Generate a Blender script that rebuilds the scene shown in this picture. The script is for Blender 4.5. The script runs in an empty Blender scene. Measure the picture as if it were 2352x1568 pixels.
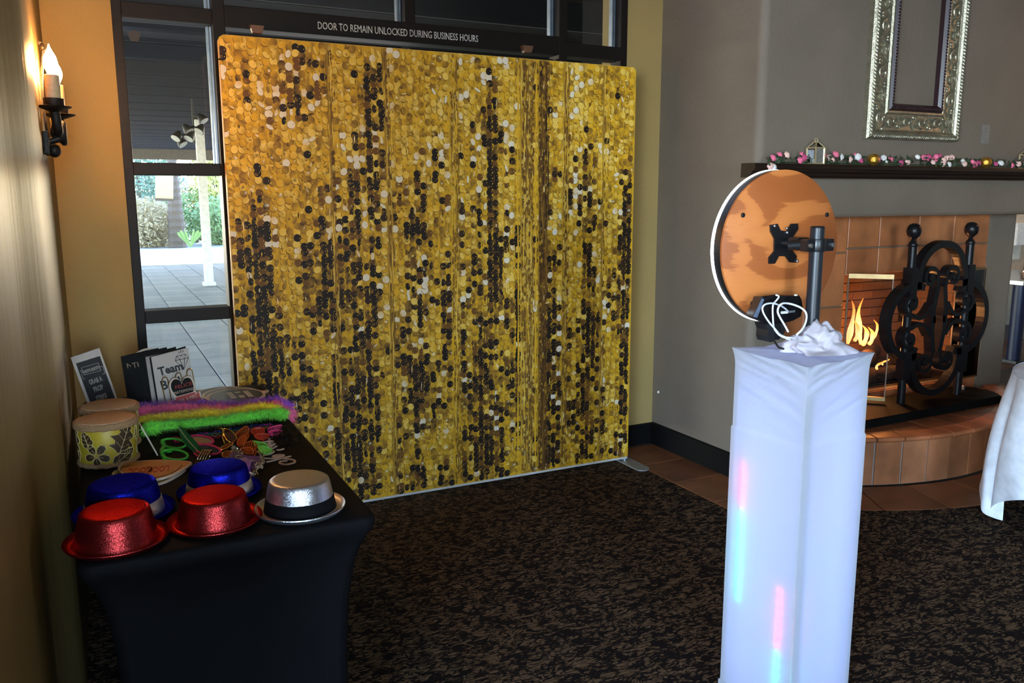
import bpy, bmesh, math, random
from mathutils import Vector, Matrix, noise
S = bpy.context.scene
COL = S.collection
rng = random.Random(11)
PI = math.pi

# ------------------------------------------------------------------ camera
FPX = 1912.0
CAM = Vector((0, 0, 1.6))
yaw, pit, rol = math.radians(26.5), math.radians(9.82), math.radians(0.15)
fwd = Vector((math.sin(yaw) * math.cos(pit), math.cos(yaw) * math.cos(pit), -math.sin(pit)))
rgt = Vector((math.cos(yaw), -math.sin(yaw), 0))
dwn = fwd.cross(rgt)
r2 = math.cos(rol) * rgt + math.sin(rol) * dwn
d2 = -math.sin(rol) * rgt + math.cos(rol) * dwn
cam_data = bpy.data.cameras.new('camera')
cam = bpy.data.objects.new('camera', cam_data); COL.objects.link(cam)
cam.matrix_world = Matrix(((r2.x, -d2.x, -fwd.x, CAM.x), (r2.y, -d2.y, -fwd.y, CAM.y), (r2.z, -d2.z, -fwd.z, CAM.z), (0, 0, 0, 1)))
cam_data.sensor_width = 36; cam_data.lens = 36 * FPX / 2352
cam_data.clip_start = 0.05; cam_data.clip_end = 300
S.camera = cam

def ray(x, y):
    return (r2 * ((x - 1176) / FPX) + d2 * ((y - 784) / FPX) + fwd)
def az(x, y, z):
    d = ray(x, y); return CAM + d * ((z - CAM.z) / d.z)
def ay(x, y, Y):
    d = ray(x, y); return CAM + d * (Y / d.y)
def ax(x, y, X):
    d = ray(x, y); return CAM + d * (X / d.x)

# ------------------------------------------------------------------ light and exposure
S.view_settings.view_transform = 'Standard'
S.view_settings.look = 'None'
S.view_settings.exposure = 0.0
S.view_settings.gamma = 1.0
S.view_settings.use_curve_mapping = False
S.cycles.use_denoising = True
S.cycles.max_bounces = 10
S.cycles.transparent_max_bounces = 16
S.cycles.sample_clamp_indirect = 6.0
S.cycles.caustics_reflective = False
S.cycles.caustics_refractive = False

W = bpy.data.worlds.new('World'); S.world = W; W.use_nodes = True
wn = W.node_tree.nodes; wl = W.node_tree.links
sky = wn.new('ShaderNodeTexSky'); sky.sky_type = 'NISHITA'; sky.sun_disc = False
sky.sun_elevation = math.radians(30); sky.sun_rotation = math.radians(10); sky.air_density = 1.0; sky.dust_density = 0.3; sky.ozone_density = 2.5
wl.new(sky.outputs[0], wn['Background'].inputs[0]); wn['Background'].inputs[1].default_value = 3.6

def lamp(kind, name, loc, energy, color, size=0.1, size_y=None, target=None):
    d = bpy.data.lights.new(name, kind); d.energy = energy; d.color = color
    if kind == 'AREA':
        d.size = size
        if size_y: d.shape = 'RECTANGLE'; d.size_y = size_y
    elif kind in ('POINT', 'SPOT'):
        d.shadow_soft_size = size
    o = bpy.data.objects.new(name, d); COL.objects.link(o); o.location = loc
    if target is not None:
        o.rotation_euler = (Vector(target) - Vector(loc)).to_track_quat('-Z', 'Y').to_euler()
    return o
sun = lamp('SUN', 'sun', (0, 30, 20), 12.0, (1, .93, .82))
sun.data.angle = math.radians(0.6)
sun.rotation_euler = Vector((-0.25, -1, -0.52)).to_track_quat('-Z', 'Y').to_euler()
DAY = (.52, .72, 1.0)
lamp('AREA', 'daylight_side_window', (-3.85, -2.6, 1.8), 720, DAY, 2.6, 2.2, (2.6, 2.6, 1.3))
lamp('AREA', 'daylight_back_window', (-.06, -4.85, 1.9), 190, DAY, 1.0, 2.2, (1.6, 0, 1.6))
lamp('POINT', 'far_sconce_glow', (7.2, 2.5, 2.6), 22, (1, .50, .22), .08)

# ------------------------------------------------------------------ mesh builder
WL = {}
class B:
    def __init__(s): s.v = []; s.f = []; s.c = None
    def add(s, v, f):
        o = len(s.v); s.v += [Vector(p) for p in v]; s.f += [tuple(i + o for i in q) for q in f]; return s
    def box(s, x0, x1, y0, y1, z0, z1, ch=0):
        if ch <= 0:
            return s.add([(x0,y0,z0),(x1,y0,z0),(x1,y1,z0),(x0,y1,z0),(x0,y0,z1),(x1,y0,z1),(x1,y1,z1),(x0,y1,z1)],
                  [(0,3,2,1),(4,5,6,7),(0,1,5,4),(1,2,6,5),(2,3,7,6),(3,0,4,7)])
        bm = bmesh.new(); bmesh.ops.create_cube(bm, size=1)
        for v in bm.verts: v.co = Vector(((x0+x1)/2+v.co.x*(x1-x0), (y0+y1)/2+v.co.y*(y1-y0), (z0+z1)/2+v.co.z*(z1-z0)))
        bmesh.ops.bevel(bm, geom=bm.edges[:], offset=ch, segments=2, affect='EDGES', profile=.7)
        return s.frombm(bm)
    def frombm(s, bm, M=None):
        bm.verts.ensure_lookup_table(); bm.verts.index_update()
        s.add([(M @ v.co) if M else v.co.copy() for v in bm.verts], [[v.index for v in f.verts] for f in bm.faces]); bm.free(); return s
    def prism(s, poly, off):
        n = len(poly); off = Vector(off); p = [Vector(q) for q in poly]
        return s.add(p + [q + off for q in p], [tuple(range(n - 1, -1, -1)), tuple(range(n, 2 * n))] + [(i, (i + 1) % n, n + (i + 1) % n, n + i) for i in range(n)])
    def tube(s, pts, r, n=8, closed=False, flat=None, cap=True):
        # flat=(w,h,axis): rectangular section, w in-plane and h along axis
        pts = [Vector(p) for p in pts]; m = len(pts); o = len(s.v); fr = []
        up = None
        for i in range(m):
            a = pts[(i - 1) % m] if (closed or i > 0) else pts[i]
            b = pts[(i + 1) % m] if (closed or i < m - 1) else pts[i]
            t = (b - a)
            if t.length < 1e-9: t = Vector((0, 0, 1))
            t.normalize()
            if flat:
                axv = Vector(flat[2]).normalized(); sd = axv.cross(t)
                sd = sd.normalized() if sd.length > 1e-6 else Vector((1, 0, 0))
                w, h = flat[0] / 2, flat[1] / 2
                ring = [pts[i] + sd * w * a1 + axv * h * b1 for a1, b1 in ((-1,-1),(1,-1),(1,1),(-1,1))]
            else:
                if up is None: up = t.orthogonal().normalized()
                up = (up - t * up.dot(t))
                up = up.normalized() if up.length > 1e-6 else t.orthogonal().normalized()
                sd = t.cross(up); rr = r[i] if isinstance(r, (list, tuple)) else r
                ring = [pts[i] + (up * math.cos(2*PI*k/n) + sd * math.sin(2*PI*k/n)) * rr for k in range(n)]
            fr.append(ring)
        k = len(fr[0])
        for q in fr: s.v += q
        for i in range(m if closed else m - 1):
            j = (i + 1) % m
            for a in range(k):
                b = (a + 1) % k
                s.f.append((o+i*k+a, o+i*k+b, o+j*k+b, o+j*k+a))
        if not closed and cap:
            s.f.append(tuple(o + a for a in range(k - 1, -1, -1))); s.f.append(tuple(o + (m-1)*k + a for a in range(k)))
        return s
    def lathe(s, prof, n=24, M=None, caps=True):
        o = len(s.v); M = M or Matrix()
        for r, z in prof:
            for k in range(n):
                a = 2*PI*k/n; s.v.append(M @ Vector((r*math.cos(a), r*math.sin(a), z)))
        for i in range(len(prof) - 1):
            for k in range(n):
                b = (k + 1) % n
                s.f.append((o+i*n+k, o+i*n+b, o+(i+1)*n+b, o+(i+1)*n+k))
        if caps:
            s.f.append(tuple(o + k for k in range(n - 1, -1, -1))); s.f.append(tuple(o + (len(prof)-1)*n + k for k in range(n)))
        return s
    def ball(s, c, rad, n=10, m=6, M=None):
        c = Vector(c); rad = Vector(rad) if hasattr(rad, '__len__') else Vector((rad,)*3); M = M or Matrix()
        o = len(s.v)
        for i in range(1, m):
            t = PI*i/m
            for k in range(n):
                a = 2*PI*k/n
                s.v.append(c + M @ Vector((rad.x*math.sin(t)*math.cos(a), rad.y*math.sin(t)*math.sin(a), rad.z*math.cos(t))))
        s.v.append(c + M @ Vector((0,0,rad.z))); s.v.append(c + M @ Vector((0,0,-rad.z)))
        for i in range(m - 2):
            for k in range(n):
                b = (k+1) % n
                s.f.append((o+i*n+k, o+(i+1)*n+k, o+(i+1)*n+b, o+i*n+b))
        T = o+(m-1)*n
        for k in range(n):
            b = (k+1) % n
            s.f.append((T, o+k, o+b)); s.f.append((T+1, o+(m-2)*n+b, o+(m-2)*n+k))
        return s
    def grid(s, fn, nu, nv, closeu=False):
        o = len(s.v)
        for j in range(nv):
            for i in range(nu): s.v.append(Vector(fn(i, j)))
        for j in range(nv - 1):
            for i in range(nu if closeu else nu - 1):
                b = (i+1) % nu
                s.f.append((o+j*nu+i, o+j*nu+b, o+(j+1)*nu+b, o+(j+1)*nu+i))
        return s
    def mesh(s, name, off=(0,0,0)):
        me = bpy.data.meshes.new(name); off = Vector(off)
        me.from_pydata([tuple(p - off) for p in s.v], [], s.f); me.update(); return me
    def build(s, name, mat, parent=None, smooth=False, label=None, loc=None, kind=None, fix=True):
        base = Vector(loc) if loc is not None else Vector((0,0,0))
        off = WL[parent.name] if parent is not None else base
        me = s.mesh(name, off)
        if fix:
            bm = bmesh.new(); bm.from_mesh(me); bmesh.ops.recalc_face_normals(bm, faces=bm.faces[:]); bm.to_mesh(me); bm.free()
        if smooth:
            me.polygons.foreach_set('use_smooth', [True]*len(me.polygons))
            try: me.set_sharp_from_angle(angle=math.radians(50))
            except Exception: pass
        if mat: me.materials.append(mat)
        o = bpy.data.objects.new(name, me); COL.objects.link(o)
        if parent is not None: o.parent = parent
        else: o.location = base
        WL[o.name] = off.copy()
        if label: o['label'] = label
        if kind: o['kind'] = kind
        return o
def thing(name, label, cat, loc, group=None):
    o = bpy.data.objects.new(name, None); COL.objects.link(o); o.empty_display_size = .05
    o.location = loc; o['label'] = label; o['category'] = cat
    if group: o['group'] = group
    WL[o.name] = Vector(loc); return o
def tag(o, label, cat, group=None):
    o['label'] = label; o['category'] = cat
    if group: o['group'] = group
    return o
def struct(o, label=None):
    o['kind'] = 'structure'
    if label: o['label'] = label
    return o
def clone(root, loc, rotz=0, label=None, group=None):
    r = root.copy(); COL.objects.link(r); r.location = loc; r.rotation_euler = (0, 0, rotz)
    if label: r['label'] = label
    if group: r['group'] = group
    for ch in list(root.children):
        c = ch.copy(); COL.objects.link(c); c.parent = r
        for g in list(ch.children):
            d = g.copy(); COL.objects.link(d); d.parent = c
    return r
def piece(name, me, parent, loc=(0,0,0), rot=None):
    o = bpy.data.objects.new(name, me); COL.objects.link(o); o.parent = parent; o.location = loc
    if rot: o.rotation_euler = rot
    return o
def smoothpts(pts, n=6, closed=False):
    P = [Vector(p) for p in pts]; m = len(P); out = []
    for i in range(m if closed else m - 1):
        if closed: a, b, c, d = P[(i-1) % m], P[i], P[(i+1) % m], P[(i+2) % m]
        else: a, b, c, d = P[max(i-1,0)], P[i], P[i+1], P[min(i+2,m-1)]
        for k in range(n):
            t = k/n
            out.append(.5*((2*b)+(c-a)*t+(2*a-5*b+4*c-d)*t*t+(3*b-a-3*c+d)*t**3))
    if not closed: out.append(P[-1])
    return out
def text(name, s, size, M, mat, parent, extrude=.0006, align='LEFT', shear=0, bold=0):
    cu = bpy.data.curves.new(name, 'FONT'); cu.body = s; cu.size = size; cu.extrude = extrude; cu.align_x = align; cu.resolution_u = 2; cu.shear = shear; cu.offset = bold
    tmp = bpy.data.objects.new('tmp_text', cu); COL.objects.link(tmp)
    dg = bpy.context.evaluated_depsgraph_get()
    me = bpy.data.meshes.new_from_object(tmp.evaluated_get(dg)); bpy.data.objects.remove(tmp); bpy.data.curves.remove(cu)
    off = WL[parent.name] if parent else Vector((0,0,0))
    me.transform(Matrix.Translation(-off) @ M); me.materials.clear(); me.materials.append(mat); me.name = name
    o = bpy.data.objects.new(name, me); COL.objects.link(o); o.parent = parent; WL[o.name] = off.copy(); return o
def frame(o, x, y):
    # matrix with local x,y axes and origin
    x = Vector(x).normalized(); y = Vector(y); y = (y - x*y.dot(x)).normalized(); z = x.cross(y)
    return Matrix(((x.x,y.x,z.x,o[0]),(x.y,y.y,z.y,o[1]),(x.z,y.z,z.z,o[2]),(0,0,0,1)))

# ------------------------------------------------------------------ materials
MATS = {}
def lin(c): return tuple(((v/12.92) if v <= .04045 else ((v+.055)/1.055)**2.4) for v in c)
def P(name, col, rough=.5, metal=0., spec=.5, var=None, bump=None, emit=None, coat=0, sheen=0, coord='Object', vstretch=None):
    if name in MATS: return MATS[name]
    m = bpy.data.materials.new(name); m.use_nodes = True; N = m.node_tree.nodes; L = m.node_tree.links
    b = N['Principled BSDF']; b.inputs['Base Color'].default_value = (*col, 1); b.inputs['Roughness'].default_value = rough
    b.inputs['Metallic'].default_value = metal; b.inputs['Specular IOR Level'].default_value = spec
    b.inputs['Coat Weight'].default_value = coat; b.inputs['Sheen Weight'].default_value = sheen
    tc = N.new('ShaderNodeTexCoord'); src = tc.outputs[coord]
    if vstretch:
        mp = N.new('ShaderNodeMapping'); mp.inputs['Scale'].default_value = vstretch; L.new(src, mp.inputs[0]); src = mp.outputs[0]
    if var is None: var = (18, .12)
    nz = N.new('ShaderNodeTexNoise'); nz.inputs['Scale'].default_value = var[0]; nz.inputs['Detail'].default_value = 4; L.new(src, nz.inputs['Vector'])
    mr = N.new('ShaderNodeMapRange'); mr.inputs['From Min'].default_value = .3; mr.inputs['From Max'].default_value = .7
    mr.inputs['To Min'].default_value = 1 - var[1]; mr.inputs['To Max'].default_value = 1 + var[1]; L.new(nz.outputs[0], mr.inputs[0])
    hv = N.new('ShaderNodeHueSaturation'); hv.inputs['Color'].default_value = (*col, 1); L.new(mr.outputs[0], hv.inputs['Value']); L.new(hv.outputs[0], b.inputs['Base Color'])
    if bump:
        n2 = N.new('ShaderNodeTexNoise'); n2.inputs['Scale'].default_value = bump[0]; n2.inputs['Detail'].default_value = 5; L.new(src, n2.inputs['Vector'])
        bp = N.new('ShaderNodeBump'); bp.inputs['Strength'].default_value = bump[1]; bp.inputs['Distance'].default_value = .01; L.new(n2.outputs[0], bp.inputs['Height']); L.new(bp.outputs[0], b.inputs['Normal'])
    if emit:
        b.inputs['Emission Color'].default_value = (*emit[0], 1); b.inputs['Emission Strength'].default_value = emit[1]
    MATS[name] = m; return m
def nodes(m): return m.node_tree.nodes, m.node_tree.links
def ramp(N, L, src, stops):
    r = N.new('ShaderNodeValToRGB'); e = r.color_ramp.elements
    e[0].position, e[0].color = stops[0][0], (*stops[0][1], 1); e[1].position, e[1].color = stops[-1][0], (*stops[-1][1], 1)
    for p, c in stops[1:-1]:
        q = e.new(p); q.color = (*c, 1)
    L.new(src, r.inputs[0]); return r.outputs[0]
def math_(N, L, op, a, b=None):
    n = N.new('ShaderNodeMath'); n.operation = op
    for i, q in enumerate((a, b)):
        if q is None: continue
        if isinstance(q, (int, float)): n.inputs[i].default_value = q
        else: L.new(q, n.inputs[i])
    return n.outputs[0]
def glitter(name, col, rough=.34, scale=820, k=.34, metal=.95):
    m = P(name, col, rough, metal, var=(300, .1)); N, L = nodes(m); b = N['Principled BSDF']; mxc = max(col); b.inputs['Specular Tint'].default_value = (*[.15+.6*c/mxc*(c/mxc) for c in col], 1)
    tc = N.new('ShaderNodeTexCoord'); vo = N.new('ShaderNodeTexVoronoi'); vo.inputs['Scale'].default_value = scale; L.new(tc.outputs['Object'], vo.inputs['Vector'])
    ge = N.new('ShaderNodeNewGeometry')
    sub = N.new('ShaderNodeVectorMath'); sub.operation = 'SUBTRACT'; L.new(vo.outputs['Color'], sub.inputs[0]); sub.inputs[1].default_value = (.5, .5, .5)
    sc = N.new('ShaderNodeVectorMath'); sc.operation = 'SCALE'; L.new(sub.outputs[0], sc.inputs[0]); sc.inputs['Scale'].default_value = k
    ad = N.new('ShaderNodeVectorMath'); ad.operation = 'ADD'; L.new(ge.outputs['Normal'], ad.inputs[0]); L.new(sc.outputs[0], ad.inputs[1])
    no = N.new('ShaderNodeVectorMath'); no.operation = 'NORMALIZE'; L.new(ad.outputs[0], no.inputs[0]); L.new(no.outputs[0], b.inputs['Normal'])
    return m
def glass(name, tint=(1,1,1), refl=.06):
    if name in MATS: return MATS[name]
    m = bpy.data.materials.new(name); m.use_nodes = True; N, L = nodes(m); N.remove(N['Principled BSDF'])
    tr = N.new('ShaderNodeBsdfTransparent'); tr.inputs[0].default_value = (*tint, 1)
    gl = N.new('ShaderNodeBsdfGlossy'); gl.inputs['Roughness'].default_value = .01
    fr = N.new('ShaderNodeFresnel'); fr.inputs[0].default_value = 1.5
    nz = N.new('ShaderNodeTexNoise'); nz.inputs['Scale'].default_value = 3
    ml = math_(N, L, 'MULTIPLY', fr.outputs[0], 1.0 + refl)
    mx = N.new('ShaderNodeMixShader'); L.new(ml, mx.inputs[0]); L.new(tr.outputs[0], mx.inputs[1]); L.new(gl.outputs[0], mx.inputs[2])
    L.new(mx.outputs[0], N['Material Output'].inputs[0]); MATS[name] = m; return m
def emitm(name, col, st):
    return P(name, (.8,.8,.8), .5, emit=(col, st))
def vcol(name, rough=.5, spec=.4):
    m = P(name, (1,1,1), rough, spec=spec); N, L = nodes(m); a = N.new('ShaderNodeAttribute'); a.attribute_name = 'Col'
    L.new(a.outputs['Color'], N['Principled BSDF'].inputs['Base Color']); return m

m_grey = P('grey_plaster', (.172, .135, .098), .75, var=(2.2, .10), bump=(35, .25))
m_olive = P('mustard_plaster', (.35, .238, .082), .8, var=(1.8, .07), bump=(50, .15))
m_ceil = P('ceiling_paint', (.5, .42, .3), .9)
m_frame = P('dark_bronze_metal', (.010, .007, .006), .5, spec=.2)
m_black = P('black_paint', (.008, .008, .009), .35)
m_base = P('black_baseboard', (.0045, .0045, .0045), .6, spec=.08)
m_glass = glass('window_glass')
m_white = P('white_lettering', (.75, .74, .70), .6)
m_alu = P('brushed_aluminium', (.55, .57, .6), .35, 1.0)
m_cloth = P('black_stretch_cloth', (.0038, .0038, .0046), .7, spec=.09, bump=(400, .1))
m_iron = P('black_gloss_iron', (.006, .006, .007), .34, spec=.3, bump=(60, .1))
m_rust = P('sconce_iron', (.018, .012, .009), .5, metal=.3, bump=(90, .3))

# ------------------------------------------------------------------ floor
def carpet_mat():
    m = P('leaf_carpet', (.05,.028,.012), .95, spec=.05); N, L = nodes(m); b = N['Principled BSDF']
    tc = N.new('ShaderNodeTexCoord')
    def warp(src, sc, amt):
        nz = N.new('ShaderNodeTexNoise'); nz.inputs['Scale'].default_value = sc; nz.inputs['Detail'].default_value = 2; L.new(src, nz.inputs['Vector'])
        su = N.new('ShaderNodeVectorMath'); su.operation = 'SUBTRACT'; L.new(nz.outputs['Color'], su.inputs[0]); su.inputs[1].default_value = (.5,.5,.5)
        s2 = N.new('ShaderNodeVectorMath'); s2.operation = 'SCALE'; L.new(su.outputs[0], s2.inputs[0]); s2.inputs['Scale'].default_value = amt
        ad = N.new('ShaderNodeVectorMath'); ad.operation = 'ADD'; L.new(src, ad.inputs[0]); L.new(s2.outputs[0], ad.inputs[1]); return ad.outputs[0]
    w1 = warp(tc.outputs['Object'], 14, .05)
    def stroke(sc, rot, th, off, stretch=(.55,1.3,1)):
        mp = N.new('ShaderNodeMapping'); mp.inputs['Rotation'].default_value = (0,0,rot); mp.inputs['Scale'].default_value = stretch; mp.inputs['Location'].default_value = (off,off*.7,0); L.new(w1, mp.inputs[0])
        nz = N.new('ShaderNodeTexNoise'); nz.inputs['Scale'].default_value = sc; nz.inputs['Detail'].default_value = 1.5; nz.inputs['Distortion'].default_value = .6; L.new(mp.outputs[0], nz.inputs['Vector'])
        d = math_(N, L, 'ABSOLUTE', math_(N, L, 'SUBTRACT', nz.outputs[0], .5))
        nm = N.new('ShaderNodeTexNoise'); nm.inputs['Scale'].default_value = sc*.8; nm.inputs['Detail'].default_value = 1; mp3 = N.new('ShaderNodeMapping'); mp3.inputs['Location'].default_value = (off+5,3-off,1); L.new(w1, mp3.inputs[0]); L.new(mp3.outputs[0], nm.inputs['Vector'])
        wd = N.new('ShaderNodeMapRange'); wd.inputs['From Min'].default_value = .40; wd.inputs['From Max'].default_value = .62; wd.inputs['To Min'].default_value = 0.0; wd.inputs['To Max'].default_value = th; L.new(nm.outputs[0], wd.inputs[0])
        q = math_(N, L, 'SUBTRACT', d, wd.outputs[0])
        mr = N.new('ShaderNodeMapRange'); mr.inputs['From Min'].default_value = -.008; mr.inputs['From Max'].default_value = .022; L.new(q, mr.inputs[0]); return mr.outputs[0]
    outs = [stroke(26, .5, .060, 0), stroke(30, -.8, .056, 11), stroke(24, 1.5, .036, 23)]
    v = math_(N, L, 'MULTIPLY', math_(N, L, 'MULTIPLY', outs[0], outs[1]), outs[2])
    mp2 = N.new('ShaderNodeMapping'); mp2.inputs['Scale'].default_value = (22, 150, 1); L.new(tc.outputs['Object'], mp2.inputs[0])
    n3 = N.new('ShaderNodeTexNoise'); n3.inputs['Scale'].default_value = 1; n3.inputs['Detail'].default_value = 3; L.new(mp2.outputs[0], n3.inputs['Vector'])
    mr3 = N.new('ShaderNodeMapRange'); mr3.inputs['From Min'].default_value = .38; mr3.inputs['From Max'].default_value = .62; mr3.inputs['To Min'].default_value = .15; mr3.inputs['To Max'].default_value = 1.45; L.new(n3.outputs[0], mr3.inputs[0])
    v2 = math_(N, L, 'MULTIPLY', v, mr3.outputs[0])
    c = ramp(N, L, v2, [(0, (.010,.0075,.007)), (.3, (.032,.020,.012)), (1, (.135,.086,.047))])
    L.new(c, b.inputs['Base Color'])
    bp = N.new('ShaderNodeBump'); bp.inputs['Strength'].default_value = .3; bp.inputs['Distance'].default_value = .005; L.new(n3.outputs[0], bp.inputs['Height']); L.new(bp.outputs[0], b.inputs['Normal'])
    return m
m_carpet = carpet_mat()
m_grout = P('grout', (.10, .075, .055), .9)
def terra(name, col):
    return P(name, col, .42, spec=.4, var=(6, .28), bump=(30, .15))
m_terra = [terra('terracotta_a', (.17,.060,.022)), terra('terracotta_b', (.145,.052,.020)), terra('terracotta_c', (.19,.072,.028))]
m_face = [terra('surround_tile_a', (.42,.145,.050)), terra('surround_tile_b', (.37,.125,.044)), terra('surround_tile_c', (.46,.165,.060))]

HC = Vector((4.40, 4.48, 0)); HR = 1.51
floor = struct(B().box(-4, 12, -6, 9, -.12, -.012).build('floor', m_grout), 'room floor under carpet and terracotta tiles')
pts = [(-3.9,-5.9),(11.9,-5.9),(11.9,3.2)]
for k in range(0, 25):
    a = math.radians(-38 - k*(84/24)); R = 1.885
    pts.append((HC.x + R*math.cos(a), HC.y + R*math.sin(a)))
pts = pts[:3] + [(x, y) for x, y in pts[3:] if x > 3.05] + [(2.835,3.16),(2.835,4.36),(-.3,4.36),(-.3,1.32),(-3.9,1.32)]
B().prism([(x, y, -.012) for x, y in pts], (0,0,.012)).build('carpet', m_carpet, floor, label='dark brown carpet with a black leaf pattern')
# strip of tiles along the chimney side
def chamfer_box(x0,x1,y0,y1,z0,z1,c=.004):
    return B().add([(x0,y0,z0),(x1,y0,z0),(x1,y1,z0),(x0,y1,z0),(x0,y0,z1-c),(x1,y0,z1-c),(x1,y1,z1-c),(x0,y1,z1-c),(x0+c,y0+c,z1),(x1-c,y0+c,z1),(x1-c,y1-c,z1),(x0+c,y1-c,z1)],
       [(0,3,2,1),(0,1,5,4),(1,2,6,5),(2,3,7,6),(3,0,4,7),(4,5,9,8),(5,6,10,9),(6,7,11,10),(7,4,8,11),(8,9,10,11)])
for k in range(4):
    y1 = 4.31 - k*.34
    chamfer_box(2.839, 3.20, max(3.165, y1-.334), y1, -.010, .001).build('tile', m_terra[k % 3], floor)
def arc_tile(r0, r1, a0, a1, z0, z1, n=4, c=.003):
    b = B(); top = []; bot = []; mid = []
    def ring(ra, rb, aa, ab, z):
        return [(HC.x+ra*math.cos(aa+(ab-aa)*i/n), HC.y+ra*math.sin(aa+(ab-aa)*i/n), z) for i in range(n+1)] + [(HC.x+rb*math.cos(ab+(aa-ab)*i/n), HC.y+rb*math.sin(ab+(aa-ab)*i/n), z) for i in range(n+1)]
    da = c/r1
    A = ring(r0,r1,a0,a1,z0); Bm = ring(r0,r1,a0,a1,z1-c); T = ring(r0+c,r1-c,a0+da,a1-da,z1); q = len(A)
    b.v = [Vector(p) for p in A+Bm+T]
    b.f = [tuple(range(q-1,-1,-1)), tuple(range(2*q,3*q))] + [(i,(i+1)%q,q+(i+1)%q,q+i) for i in range(q)] + [(q+i,q+(i+1)%q,2*q+(i+1)%q,2*q+i) for i in range(q)]
    return b
k = 0; a = -128
while a < -35:
    arc_tile(1.528, 1.880, math.radians(a)+.002, math.radians(a+11)-.002, -.010, .001).build('tile', m_terra[k % 3], floor); a += 11; k += 1
for i in range(9):
    for j in range(6):
        x0 = 6.1 + i*.42; y0 = 3.7 + j*.5
        chamfer_box(x0, x0+.414, y0, y0+.494, -.010, .001).build('tile', m_terra[(i*2+j) % 3], floor)

# ------------------------------------------------------------------ walls, ceiling
def rbox(x0,x1,y0,y1,z0,z1): return B().box(x0,x1,y0,y1,z0,z1)
CZ = 3.6
prof = [(-.46,1.30),(-.19,1.30),(-.19,2.45)]
for k in range(1,11):
    t = k/10; prof.append((-.19+.055*(t*t*(3-2*t)), 2.45+.45*t))
prof += [(-.135,4.36),(-.46,4.36)]
wl_ = B().prism([(x,y,0) for x,y in prof], (0,0,CZ))
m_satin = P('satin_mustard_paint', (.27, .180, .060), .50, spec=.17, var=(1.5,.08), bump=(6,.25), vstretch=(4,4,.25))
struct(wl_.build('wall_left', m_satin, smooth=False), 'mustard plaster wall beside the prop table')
# window wall: strips left and right, above
wb = B().box(-.46,.150,4.36,4.62,0,CZ).box(2.94,3.22,4.36,4.62,0,CZ).box(.150,2.94,4.36,4.62,3.25,CZ)
struct(wb.build('wall_back', m_olive), 'mustard plaster wall around the glazed entrance')
# grey chimney breast
YF = 3.67; XS = 3.205; YB = 3.48
cb = B()
pl = [(XS,4.365)]
for k in range(8):
    a = k/7*PI/2; pl.append((XS+.045-.045*math.cos(a), YB+.045-.045*math.sin(a)))
pl += [(6.6,YB),(6.6,4.365)]
cb.prism([(x,y,1.52) for x,y in pl], (0,0,CZ-1.52))
# rounded lower lip of the beam
lip = [(YB+.03,1.480),(YB+.012,1.486),(YB+.003,1.50),(YB,1.52),(4.3,1.52),(4.3,1.480)]
cb.prism([(XS+.01,y,z) for y,z in lip], (6.6-XS-.01,0,0))
# piers beside the tiled surround
cb.prism([(x,y,0) for x,y in pl[:9]]+[(3.46,YB,0),(3.46,4.365,0)], (0,0,1.52))
pr_ = [(5.485,4.365),(5.485,YF)]
for k in range(7):
    a = k/6*PI/2; pr_.append((5.735+.06*math.sin(a), YF+.06-.06*math.cos(a)))
pr_ += [(5.795,4.365)]
cb.prism([(x,y,0) for x,y in pr_], (0,0,1.52))
# surround backing with opening
OX0, OX1, OZ0, OZ1 = 4.125, 5.47, .355, 1.118
cb.box(3.46,OX0,YF+.012,YF+.05,0,1.52).box(OX1,5.485,YF+.012,YF+.05,0,1.52).box(OX0,OX1,YF+.012,YF+.05,OZ1,1.52).box(OX0,OX1,YF+.012,YF+.05,0,OZ0)
wall_fp = struct(cb.build('wall_right', m_grey), 'grey plaster chimney breast with tiled fireplace surround')
# surround tiles
tid = 0
def facetile(x0,x1,z0,z1):
    global tid
    if x1-x0 < .02 or z1-z0 < .02: return
    g = .004; c = .004; y0, y1 = YF+.012, YF-.002
    v = []
    for (xx0,xx1,zz0,zz1,y) in ((x0+g,x1-g,z0+g,z1-g,y0),(x0+g,x1-g,z0+g,z1-g,y1+c),(x0+g+c,x1-g-c,z0+g+c,z1-g-c,y1)):
        v += [(xx0,y,zz0),(xx1,y,zz0),(xx1,y,zz1),(xx0,y,zz1)]
    B().add(v,[(0,1,5,4),(1,2,6,5),(2,3,7,6),(3,0,4,7),(4,5,9,8),(5,6,10,9),(6,7,11,10),(7,4,8,11),(8,9,10,11)]).build('tile', m_face[(tid*7+tid//3) % 3], wall_fp); tid += 1
for x0 in (3.46, 3.79):
    for z0 in (.27,.60,.93,1.26): facetile(x0, min(x0+.335,OX0), z0, min(z0+.33,1.52))
for i,x0 in enumerate((4.125,4.40,4.76,5.10)):
    facetile(x0, (4.40,4.76,5.10,5.47)[i], OZ1, 1.285); facetile(x0, (4.40,4.76,5.10,5.47)[i], 1.285, 1.52)
    facetile(x0, (4.40,4.76,5.10,5.47)[i], .27, OZ0)
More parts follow.
